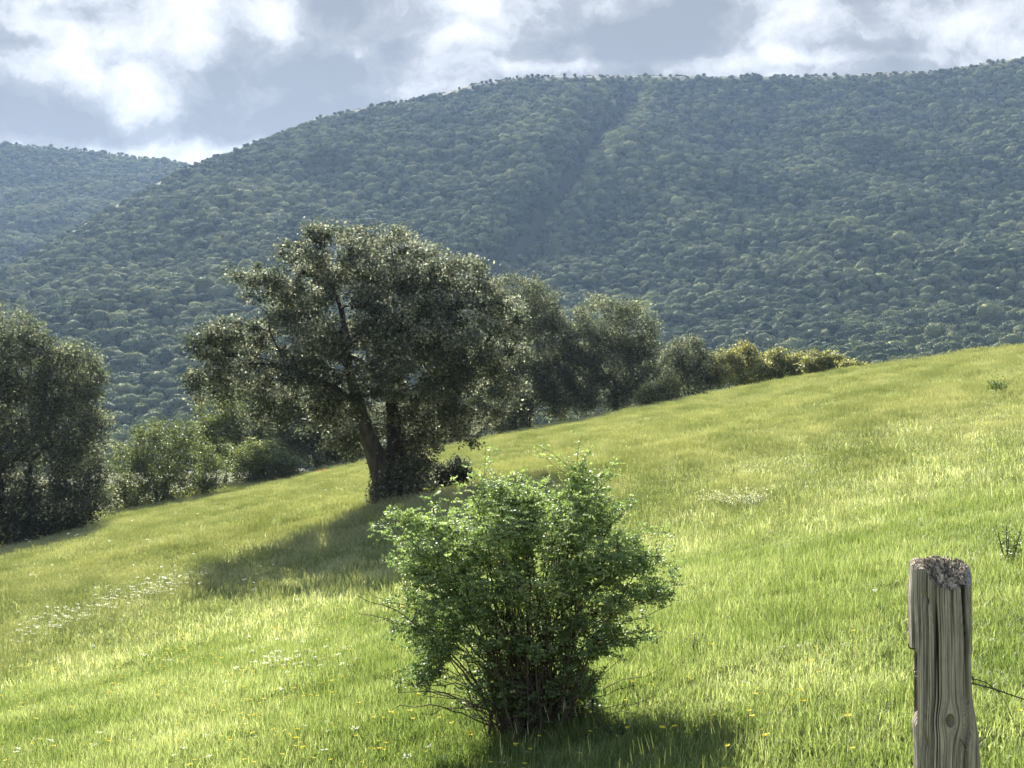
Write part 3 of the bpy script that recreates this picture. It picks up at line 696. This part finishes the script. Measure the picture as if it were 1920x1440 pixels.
def fw(u, v, Y):
    d = v - (1190 - (u - 40) * 0.33)
    b = math.exp(-(d / 13) ** 2) if 25 < u < 400 else 0
    b = max(b, .5 * math.exp(-((u - 490) ** 2 / 40 ** 2 + (v - 1095) ** 2 / 14 ** 2)), .35 * math.exp(-((u - 560) ** 2 / 90 ** 2 + (v - 1240) ** 2 / 25 ** 2)))
    b = max(b, .12 * math.exp(-((u - 300) ** 2 / 330 ** 2 + (v - 1390) ** 2 / 28 ** 2)), .3 * math.exp(-((u - 1530) ** 2 / 60 ** 2 + (v - 1205) ** 2 / 22 ** 2)), .3 * math.exp(-((u - 800) ** 2 / 120 ** 2 + (v - 1425) ** 2 / 15 ** 2)))
    b = max(b, .25 * math.exp(-((u - 1860) ** 2 / 60 ** 2 + (v - 1160) ** 2 / 40 ** 2)))
    return max(b, .004 if v > 900 else 0)
put_flowers('white_wildflowers', img_spots(fw, 620, rs), [flower('w', .32, 4), flower('w', .27, 5), flower('w', .36, 6)], '')

# ------------------------------------------------------------------ the dog rose
rs = np.random.default_rng(21)
BYY = 12.1
bb = gbase(1005, BYY, 0.03)
BL = lambda u, v, ru, rv, dy, off=0: L(u, v, ru, rv, BYY, dy, off)
blob_ = [BL(830, 1030, 85, 65, .5), BL(930, 990, 100, 65, .6), BL(1040, 985, 90, 65, .6), BL(1120, 1030, 80, 70, .5), BL(1180, 1080, 50, 60, .35), BL(960, 925, 75, 25, .35), BL(1085, 915, 28, 45, .15), BL(1128, 895, 22, 14, .1), BL(1086, 888, 18, 30, .1),
         BL(752, 962, 34, 11, .10), BL(800, 985, 40, 22, .2), BL(812, 1110, 62, 68, .5), BL(900, 1080, 95, 70, .6), BL(1010, 1080, 95, 70, .6), BL(1110, 1120, 80, 75, .5), BL(1225, 1110, 38, 28, .2), BL(1200, 1050, 40, 40, .2),
         BL(810, 1200, 55, 60, .4), BL(900, 1180, 75, 70, .5), BL(1000, 1180, 80, 70, .5), BL(1100, 1200, 65, 50, .4), BL(1170, 1190, 45, 25, .25), BL(800, 1262, 28, 20, .2), BL(930, 1290, 55, 45, .3), BL(1010, 1300, 60, 50, .35), BL(1090, 1300, 40, 45, .25), BL(1000, 1345, 75, 28, .3), BL(945, 1275, 60, 48, .3), BL(1055, 1275, 60, 48, .3), BL(1060, 1350, 50, 22, .25), BL(738, 1130, 18, 12, .1), BL(752, 1180, 18, 16, .12),
         BL(775, 1060, 32, 32, .25), BL(1120, 960, 50, 40, .25)]
root = thing('rose_bush', 'large leafy wild rose bush with arching canes in the middle foreground of the meadow', 'bush', tuple(bb))
p0s, p1s, r0s, r1s, nodes = [], [], [], [], []
def cane(a, b_, c, r0, r1, nseg=12, jit=.012):
    prev = a; out_ = [a]
    for q in range(1, nseg + 1):
        t_ = q / nseg; p = a * (1 - t_) ** 2 + b_ * 2 * t_ * (1 - t_) + c * t_ ** 2 + rs.normal(size=3) * jit
        p0s.append(prev); p1s.append(p); r0s.append(r0 + (r1 - r0) * (q - 1) / nseg); r1s.append(r0 + (r1 - r0) * q / nseg); out_.append(p); prev = p
    return out_
cane_t = lobe_points(blob_, 130, rs, 0.5)
extra_t = [P(668, 1118, 12.0), P(672, 1150, 12.1), P(700, 1165, 12.0), P(742, 1300, 11.8), P(735, 1330, 11.9), P(790, 1340, 11.7), P(760, 1285, 11.9), P(1262, 1132, 12.2), P(1260, 1110, 12), P(1215, 1185, 12.0), P(1220, 1200, 12.1), P(1090, 872, 12.1), P(1080, 880, 12.15), P(1140, 882, 12.2), P(1145, 890, 12.1), P(705, 958, 12.0), P(720, 965, 12.1), P(905, 905, 12.2), P(880, 912, 12.0), P(1240, 1045, 12.1), P(700, 1120, 12.1)]
for tg in list(cane_t) + extra_t:
    a = bb + np.array([*(rs.normal(size=2) * [.17, .16]), 0]); d = tg - a
    mid = a + np.array([d[0] * rs.uniform(.08, .5), d[1] * .3, d[2] * rs.uniform(.6, .95) + .1])
    if tg[2] - bb[2] < .75: mid = a + np.array([d[0] * .5, d[1] * .5, d[2] * .9 + .12])
    nodes += cane(a, mid, tg, rs.uniform(.006, .011), .0025)
for s_ in range(60):                                                      # bare shoots that stay low and fan out
    a = bb + np.array([*(rs.normal(size=2) * [.16, .14]), 0]); an = rs.uniform(0, 6.28); ln = rs.uniform(.5, 1.15)
    c = a + np.array([math.cos(an) * ln, math.sin(an) * ln * .8, rs.uniform(.25, .8)])
    cane(a, a + np.array([math.cos(an) * ln * .4, math.sin(an) * ln * .35, rs.uniform(.3, .5)]), c, .006, .002, 9, .015)
nodes = np.array(nodes); nodes = nodes[nodes[:, 2] > bb[2] + .25]
tw = lobe_points(blob_, 2850, rs, 0.25)
cc_ = bb + np.array([0, 0, 1.0]); sprig = lobe_points(blob_, 420, rs, 0.95); dsp = sprig - cc_; dsp /= np.linalg.norm(dsp, axis=1, keepdims=True)
tw = np.concatenate([tw, sprig + dsp * rs.uniform(.02, .17, (420, 1)) * (1 + .8 * np.clip(dsp[:, 2:3], 0, 1)) + [0, 0, .03]])
lp, ln_, tints = [], [], []
for q in tw:
    d = np.linalg.norm(nodes - q, axis=1) + np.where(nodes[:, 2] > q[2] + .1, .15, 0); j = int(np.argmin(d + rs.random(len(d)) * .08)); a = nodes[j]
    Lq = np.linalg.norm(q - a)
    if Lq > .45: a = q + (a - q) * .45 / Lq; Lq = .45
    mid = (a + q) / 2 + rs.normal(size=3) * .15 * Lq + np.array([0, 0, .1 * Lq])
    cane(a, mid, q, .0026, .0012, 4, .004)
    m_ = 5
    base_t = rs.normal() * .13
    for e_ in range(m_):
        f = .35 + .65 * e_ / (m_ - 1); pt = a * (1 - f) ** 2 + mid * 2 * f * (1 - f) + q * f * f
        dr = rs.normal(size=3) * [1, 1, .5]; dr /= np.linalg.norm(dr); rl = rs.uniform(.05, .09)
        sd_ = np.cross(dr, [0, 0, 1.0]); sd_ /= np.linalg.norm(sd_) + 1e-6
        for g_ in (.35, .65, .9):                                          # pinnate leaf: pairs of leaflets and a tip
            for sg in (-1, 1):
                lp.append(pt + dr * rl * g_ + sd_ * sg * .014); tints.append(base_t + rs.normal() * .1)
        lp.append(pt + dr * rl * 1.15); tints.append(base_t + rs.normal() * .1)
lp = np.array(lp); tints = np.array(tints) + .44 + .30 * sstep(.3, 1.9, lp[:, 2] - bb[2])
up = np.tile([[0, -.25, .95]], (len(lp), 1))
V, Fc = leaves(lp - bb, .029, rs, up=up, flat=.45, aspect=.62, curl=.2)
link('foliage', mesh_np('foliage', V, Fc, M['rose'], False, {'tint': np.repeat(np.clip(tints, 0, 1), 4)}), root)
Vt, Ft_ = tubes(np.array(p0s) - bb, np.array(p1s) - bb, np.array(r0s), np.array(r1s), 4)
link('canes', mesh_np('canes', Vt, Ft_, M['cane'], True), root)

# ------------------------------------------------------------------ smaller plants in the meadow
def small_plant(name, label, cat, u, v, w_, h_, nleaf, leaf, lm, seed, stems=10, tint=0.0, top=0.0, stem_m='cane', group=None):
    """low plant whose foot stands at photo point (u, v)"""
    rs_ = np.random.default_rng(seed)
    ys = np.linspace(7, 85, 900); vs = 720 + (EYE - ground((u - 960) / F * ys, ys)) / ys * F
    Y = float(ys[np.argmin(np.abs(vs - v))])
    b = gbase(u, Y, 0.01)
    r_ = thing(name, label, cat, tuple(b), group)
    ang = rs_.uniform(0, 6.28, stems); ln2 = rs_.uniform(.2, 1, stems) * w_ * .5
    tips = np.stack([np.cos(ang) * ln2, np.sin(ang) * ln2, h_ * rs_.uniform(.55, 1.0, stems)], 1)
    p0 = rs_.normal(size=(stems, 3)) * [w_ * .12, w_ * .12, 0]
    mid = (p0 + tips) / 2 + rs_.normal(size=(stems, 3)) * h_ * .06
    V1, F1 = tubes(np.concatenate([p0, mid]), np.concatenate([mid, tips]), np.full(2 * stems, h_ * .011 + .001), np.full(2 * stems, h_ * .007 + .0008), 4)
    link('stems', mesh_np('stems', V1, F1, M[stem_m], True), r_)
    k_ = rs_.integers(0, stems, nleaf); f = (rs_.uniform(.15, 1.05, nleaf) ** (1 - top * .8))[:, None]
    pos = p0[k_] * (1 - f) + tips[k_] * f + rs_.normal(size=(nleaf, 3)) * leaf * 1.2
    pos[:, 2] = np.maximum(pos[:, 2], .01)
    V2, F2 = leaves(pos, leaf, rs_, up=np.tile([[0, 0, 1.0]], (nleaf, 1)), flat=.4, aspect=.5)
    ti = np.clip(.5 + tint + rs_.normal(size=nleaf) * .2 + top * .4 * (f[:, 0] - .5), 0, 1)
    link('leaves', mesh_np('leaves', V2, F2, M[lm], False, {'tint': np.repeat(ti, 4)}), r_)
    return r_
small_plant('flowering_plant', 'wide patch of cream umbels in the grass to the upper right of the rose bush', 'wildflower', 1392, 958, 1.9, .40, 2300, .032, 'umbel', 1, 120, .08, 1, 'stem')
small_plant('weed', 'dark spiky weed in the grass halfway between the rose bush and the post', 'weed', 1315, 1238, .38, .22, 420, .03, 'weed', 2, 16, -.1)
small_plant('weed', 'tall dark thistle-like weed standing at the right edge of the photo', 'weed', 1895, 1075, .40, .50, 500, .035, 'weed', 3, 6, .25)
small_plant('weed', 'dark leafy weed standing just above the right side of the post top', 'weed', 1825, 1068, .22, .20, 220, .028, 'weed', 4, 8, -.1)
small_plant('dead_shrub', 'low brown patch of dead twigs just right of the rose bush', 'dead plant', 1300, 1112, .80, .13, 700, .03, 'dry', 5, 60)
small_plant('dead_shrub', 'low grey brown patch of dry twigs at the bottom left of the meadow', 'dead plant', 295, 1408, .55, .09, 800, .02, 'dry', 6, 80)
small_plant('grass_tussock', 'upright darker green tussock high on the slope at the right', 'grass clump', 1871, 752, .65, .58, 500, .07, 'weed', 7, 40, .1, 0, 'stem')
small_plant('weed', 'short dark dock plant at the tip of the long shadow of the big oak', 'weed', 392, 1122, .35, .32, 260, .04, 'weed', 8, 8, -.3)
small_plant('weed', 'dark green leafy weed low in front of the rose bush at its right foot', 'weed', 1160, 1395, .4, .22, 500, .028, 'weed', 9, 16, -.1)
small_plant('weed', 'dark purplish thistle in the shaded grass left of the meadow', 'weed', 200, 1235, .30, .16, 160, .02, 'weed', 10, 12, -.3)
for (u, v) in ((598, 876), (608, 874)):
    Y = float(crestY(u)) - 4; b = gbase(u, Y)
    a = .40
    V1, F1 = tubes([[0, 0, 0]], [[0.01, 0, a]], np.array([.004]), np.array([.004]), 4)
    pv, pf = [], []
    for q in range(5):
        an = q * 1.2566; d = np.array([math.cos(an), math.sin(an), .9]); s = np.array([-math.sin(an), math.cos(an), 0]); t0 = np.array([.01, 0, a])
        pv.append(np.array([t0, t0 + d * .045 - s * .045, t0 + d * .085, t0 + d * .045 + s * .045])); pf.append(np.arange(4) + 4 * q)
    r_ = thing('poppy', ('left' if u < 600 else 'right') + ' one of two red poppies at the meadow edge left of the oak', 'wildflower', tuple(b), 'red poppies at the meadow edge')
    link('stem', mesh_np('stem', V1, F1, M['stem'], True), r_); link('flower', mesh_np('flower', np.concatenate(pv), np.array(pf), M['red']), r_)

# ------------------------------------------------------------------ the weathered fence post
PY = 2.8
pk = PY / F                                  # metres per photo pixel at the post
PZ = lambda v: EYE - (v - 720) * pk
PX = lambda u: (u - 960) * pk
ztop = PZ(1046)
cx0 = PX(1762)
gz = float(ground(cx0, PY)) - .08
zz = np.concatenate([np.linspace(gz, PZ(1460), 24)[:-1], np.arange(PZ(1460), ztop - .004, .0016)])
nth = 520
sarr = np.linspace(0, 1, nth, endpoint=False)
# rounded square section, arc starts at the back; s in metres along the perimeter
ang = sarr * 2 * np.pi - np.pi / 2 + np.pi      # s=0 at back (+Y)
cxn, syn = np.cos(ang), np.sin(ang)
nexp = 5.0
rr = (np.abs(cxn) ** nexp + np.abs(syn) ** nexp) ** (-1 / nexp)
ux, uy = cxn * rr, syn * rr                   # unit rounded square
Z_, S_ = np.meshgrid(zz, sarr, indexing='ij')
UX = np.broadcast_to(ux, Z_.shape); UY = np.broadcast_to(uy, Z_.shape)
lv = [1047, 1120, 1212, 1216, 1222, 1338, 1346, 1356, 1440, 1600]; lu = [1705, 1701, 1703, 1706, 1718, 1720, 1713, 1709, 1713, 1712]
rv_ = [1047, 1070, 1215, 1222, 1300, 1370, 1440, 1600]; ru_ = [1814, 1821, 1822, 1819, 1822, 1833, 1837, 1838]
vv = 720 + (EYE - zz) / pk
le = PX(np.interp(vv, lv, lu)); ri = PX(np.interp(vv, rv_, ru_))
HW = .0545
HY = .050
PA = R(11.0)
# horizontal coordinate on the visible front, used to bend the grain round the knot
xs = UX * HW; side = UY * HW
qx = np.where(np.abs(UY) >= np.abs(UX), xs, np.sign(xs) * (HW + (HW - np.abs(side)) * 1.0)) * 1.0
qx = np.where(UY > 0, qx + .3, qx)            # the back face has its own grain
kx, kz = PX(1777) - cx0, PZ(1340)
ez = np.exp(-((Z_ - kz) / .026) ** 2)
w0 = .009 * ez
dx = qx - kx
q2 = kx + np.sign(dx) * np.maximum(np.abs(dx) - w0 * np.exp(-(dx / .03) ** 2), 0) + .003 * vn(Z_ * 9, qx * 6, seed=4)
gr = vn(q2 * 160, Z_ * 3.0, seed=91) * .5 + vn(q2 * 330, Z_ * 6, seed=92) * .35 + vn(q2 * 700, Z_ * 20, seed=93) * .15
crk = np.abs(vn(q2 * 95, Z_ * 1.2, seed=94)); crk2 = np.abs(vn(q2 * 230 + 5, Z_ * 1.8, seed=95))
gate = sstep(-.35, .25, vn(q2 * 45, Z_ * 5, seed=96)); topg = sstep(PZ(1300), PZ(1080), Z_)
crack = np.exp(-(crk / .085) ** 2) * (.35 + .65 * gate) * (.006 + .006 * topg) + np.exp(-(crk2 / .16) ** 2) * .0032
disp = gr * .0013 - crack
# the knot
rk = np.sqrt((dx / .0085) ** 2 + ((Z_ - kz) / .0125) ** 2); fr = (UY < -.8)
disp = np.where(fr & (rk < 1), -.004 + .0016 * np.cos(rk * 17) , disp)
disp = np.where(fr & (rk >= 1) & (rk < 1.5), disp * .5 + .0022 * (1.5 - rk), disp)
# smaller knot holes near the top
for (hu_, hv, hw, hh_) in ((1730, 1112, .004, .008), (1736, 1122, .003, .006), (1735, 1385, .0028, .010)):
    e2 = ((qx - (PX(hu_) - cx0)) / hw) ** 2 + ((Z_ - PZ(hv)) / hh_) ** 2
    disp = disp - np.where(fr, .007 * np.exp(-e2), 0)
mid_ = (le + ri) / 2; hw_ = (ri - le) / 2
ew = np.sign(UX) * sstep(.80, .97, np.abs(UX))
X3 = cx0 + UX * (HW + disp) + np.where(UX < 0, (le[:, None] - PX(1703)), (ri[:, None] - PX(1820))) * np.abs(ew); Y3 = PY + UY * (HY + disp)
# ragged top: height of the broken end grain over the section
def topz(x, y):
    X_ = (x - cx0) / HW; Y_ = (y - PY) / HW
    fib = vn(x * 130, y * 130, seed=101) * .5 + vn(x * 300, y * 300, seed=102) * .3 + vn(x * 60, y * 60, seed=103) * .6
    cell = _h(np.floor(x * 330 + 30 * vn(x * 40, y * 40)), np.floor(y * 210), np.zeros_like(x), 7) - .5; fib = fib * .55 + cell * 1.1
    slope = -.032 * sstep(.35, -.95, Y_) * sstep(-.65, -.1, X_) - .006 * sstep(.5, 1.0, X_) - .010 * sstep(.0, -.9, Y_)
    hole = -.010 * np.exp(-(((X_ - .45) / .35) ** 2 + ((Y_ - .05) / .5) ** 2)) 
    edge = -.007 * sstep(-.8, -1.0, X_)
    return ztop - .006 + slope + hole + edge + fib * (.0035 + .0055 * sstep(-.7, -.2, X_))
last = topz(X3[-1], Y3[-1])
body_lim = np.broadcast_to(last, Z_.shape)
Z3 = np.minimum(Z_, body_lim)
V = np.stack([X3, Y3, Z3], -1).reshape(-1, 3)
nz_, = zz.shape
ii = np.arange(nz_ * nth).reshape(nz_, nth); i2 = np.roll(ii, -1, axis=1)
Fq = np.stack([ii[:-1], i2[:-1], i2[1:], ii[1:]], -1).reshape(-1, 4)
rings = 46; capV = []; 
for j in range(1, rings + 1):
    f = 1 - j / rings
    x = cx0 + (X3[-1] - cx0) * f; y = PY + (Y3[-1] - PY) * f
    capV.append(np.stack([x, y, topz(x, y)], 1))
V = np.concatenate([V] + capV)
tot = (nz_ + rings)
ii = np.arange(tot * nth).reshape(tot, nth); i2 = np.roll(ii, -1, axis=1)
Fq = np.stack([ii[:-1], i2[:-1], i2[1:], ii[1:]], -1).reshape(-1, 4)
crk3 = np.exp(-(np.abs(vn(q2 * 420, Z_ * 4, seed=97)) / .22) ** 2) * .55
pit = np.concatenate([np.clip(np.maximum((crack - .0012) / .0052, crk3 * 1.35), 0, 1).ravel(), np.full(rings * nth, .1)])
pit2 = np.concatenate([np.where(fr & (rk < 1.0), .5, 0).ravel(), np.zeros(rings * nth)])
notch = (sstep(PZ(1352), PZ(1340), Z_) * sstep(PZ(1214), PZ(1222), Z_) * sstep(-.78, -.87, UX)).ravel()
notch = np.concatenate([notch, np.zeros(rings * nth)])
endg = np.concatenate([np.zeros(nz_ * nth), np.ones(rings * nth)])
grain = np.concatenate([(gr * .5 + .5).ravel(), np.clip(fbm(V[-rings * nth:, 0] * 260, V[-rings * nth:, 1] * 260, seed=6, oct=3) * .8 + .45, 0, 1)])
m, t = mat('weathered_wood')
AT = lambda nm: t.add('ShaderNodeAttribute', attribute_name=nm).outputs['Fac']
oc = t.add('ShaderNodeTexCoord')
mp_ = t.add('ShaderNodeMapping', ins={0: oc.outputs['Object'], 3: (1, 1, .05)})
nz1 = t.add('ShaderNodeTexNoise', ins={'Vector': mp_.outputs[0], 'Scale': 260.0, 'Detail': 6.0, 'Roughness': .65})
nz2 = t.add('ShaderNodeTexNoise', ins={'Vector': oc.outputs['Object'], 'Scale': 22.0, 'Detail': 4.0})
c = t.mix(AT('grain'), (0.38, 0.32, 0.26), (0.74, 0.655, 0.545))
c = t.mix(t.ss(nz1.outputs['Fac'], .3, .7, .55, 0.0), c, (0.13, 0.115, 0.10))
c = t.mix(t.ss(nz2.outputs['Fac'], .45, .7, 0.0, .45), c, (0.24, 0.235, 0.20))
c = t.mix(AT('notch'), c, (0.20, 0.145, 0.105))
c = t.mix(AT('endg'), c, t.mix(AT('grain'), (0.13, 0.095, 0.062), (0.64, 0.54, 0.38)))
c = t.mix(AT('pit'), c, (0.045, 0.038, 0.032))
c = t.mix(AT('knot'), c, (0.10, 0.08, 0.062))
pb = t.add('ShaderNodeBsdfPrincipled', ins={'Base Color': c, 'Roughness': .85, 'Specular IOR Level': .3, 'Normal': t.add('ShaderNodeBump', ins={'Strength': .5, 'Distance': .002, 'Height': nz1.outputs['Fac']}).outputs[0]})
t.l.new(pb.outputs[0], t.add('ShaderNodeOutputMaterial').inputs[0])
org = np.array([cx0, PY, gz])
lx, ly = V[:, 0] - cx0, V[:, 1] - PY
V = np.stack([cx0 + lx * math.cos(PA) + ly * math.sin(PA), PY - lx * math.sin(PA) + ly * math.cos(PA), V[:, 2]], 1)
post = link('fence_post', mesh_np('fence_post', V - org, Fq, m, True, {'grain': grain, 'pit': pit, 'notch': notch, 'knot': pit2, 'endg': endg}), loc=tuple(org))
post['label'] = 'weathered grey wooden fence post with split grain and ragged top at the lower right'; post['category'] = 'post'
# wires
m_w = simple('rusty_wire', (0.055, 0.042, 0.035), .6); m_w.node_tree.nodes['Principled BSDF'].inputs['Metallic'].default_value = .6
m_s = simple('zinc_staple', (0.55, 0.54, 0.52), .35); m_s.node_tree.nodes['Principled BSDF'].inputs['Metallic'].default_value = .8
def wire(name, pts, r, mt, parent=None, org_=None, k=8):
    cv = np.array(pts, float)
    # Catmull-Rom through the points
    Q = []
    ext = np.concatenate([[2 * cv[0] - cv[1]], cv, [2 * cv[-1] - cv[-2]]])
    for i in range(1, len(ext) - 2):
        for t_ in np.linspace(0, 1, 10, endpoint=False):
            a, b, c_, d = ext[i - 1:i + 3]
            Q.append(.5 * ((2 * b) + (-a + c_) * t_ + (2 * a - 5 * b + 4 * c_ - d) * t_ ** 2 + (-a + 3 * b - 3 * c_ + d) * t_ ** 3))
    Q.append(cv[-1]); Q = np.array(Q)
    o_ = Q[0] if org_ is None else org_
    V_, F_ = tubes(Q[:-1] - o_, Q[1:] - o_, np.full(len(Q) - 1, r), np.full(len(Q) - 1, r), k)
    return link(name, mesh_np(name, V_, F_, mt, True), parent, None if parent else tuple(o_)), Q
W_ = lambda u, v, dy=0: P(u, v, PY + dy)
wr, Qw = wire('fence_wire', [W_(1812, 1279), W_(1822, 1281), W_(1850, 1288, .01), W_(1870, 1294, .02), W_(1920, 1311, .05), W_(2100, 1368, .15), W_(2700, 1480, .5)], .0013, m_w)
wr['label'] = 'dark lower fence wire running straight right from the side of the post'; wr['category'] = 'wire'; wr['group'] = 'fence wires fixed to the post'
w2, _ = wire('fence_wire', [W_(1812, 1271), W_(1822, 1273), W_(1838, 1276, .005), W_(1852, 1282, .01), W_(1862, 1290, .018), W_(1872, 1296, .022), W_(1884, 1297, .03)], .0010, m_w)
w2['label'] = 'short curved wire end arching over and twisted onto the longer fence wire'; w2['category'] = 'wire'; w2['group'] = 'fence wires fixed to the post'
w3, _ = wire('dry_stalk', [W_(1866, 1292, .018), W_(1884, 1314, .03), W_(1896, 1342, .04), W_(1906, 1366, .05), W_(1916, 1384, .06), W_(1925, 1392, .06)], .0009, simple('dry_straw', (.30, .28, .18), .8))
w3['label'] = 'thin pale dry stalk hanging down from the fence wire'; w3['category'] = 'stalk'
# staples and a bent nail are parts of the post
wire('staple', [W_(1722, 1268, -.045), W_(1717, 1268, -.048), W_(1714, 1264, -.050), W_(1715, 1260, -.050), W_(1720, 1259, -.045)], .0010, m_s, post, org)
wire('staple', [W_(1812, 1268, -.02), W_(1822, 1268, -.02), W_(1825, 1275, -.02), W_(1822, 1283, -.02), W_(1812, 1283, -.02)], .0012, m_w, post, org)
wire('nail', [W_(1722, 1215, -.03), W_(1708, 1216, -.035), W_(1704, 1212, -.037), W_(1704, 1207, -.037)], .0012, m_w, post, org)
wire('nail', [W_(1800, 1386, -.058), W_(1806, 1394, -.064), W_(1812, 1402, -.060)], .0009, m_w, post, org)

# ------------------------------------------------------------------ haze
import bmesh
bm = bmesh.new(); bmesh.ops.create_cube(bm, size=1.0)
me = bpy.data.meshes.new('haze'); bm.to_mesh(me); bm.free()
m, t = mat('haze_air')
pv = t.add('ShaderNodeVolumePrincipled', ins={'Color': (0.45, 0.66, 1.0, 1), 'Density': 0.000075, 'Anisotropy': 0.25})
t.l.new(pv.outputs[0], t.add('ShaderNodeOutputMaterial').inputs['Volume'])
me.materials.append(m)
zlo = min(HZ.min(), float(ground(GX, GY).min())) - 1.0; zhi = HZ.max() + 14.0
hz = link('haze', me, loc=(0, 1000, (zlo + zhi) / 2)); hz.scale = (2 * np.abs(HX).max() + 20, 2060, zhi - zlo); hz['kind'] = 'stuff'
print('haze', zlo, zhi)
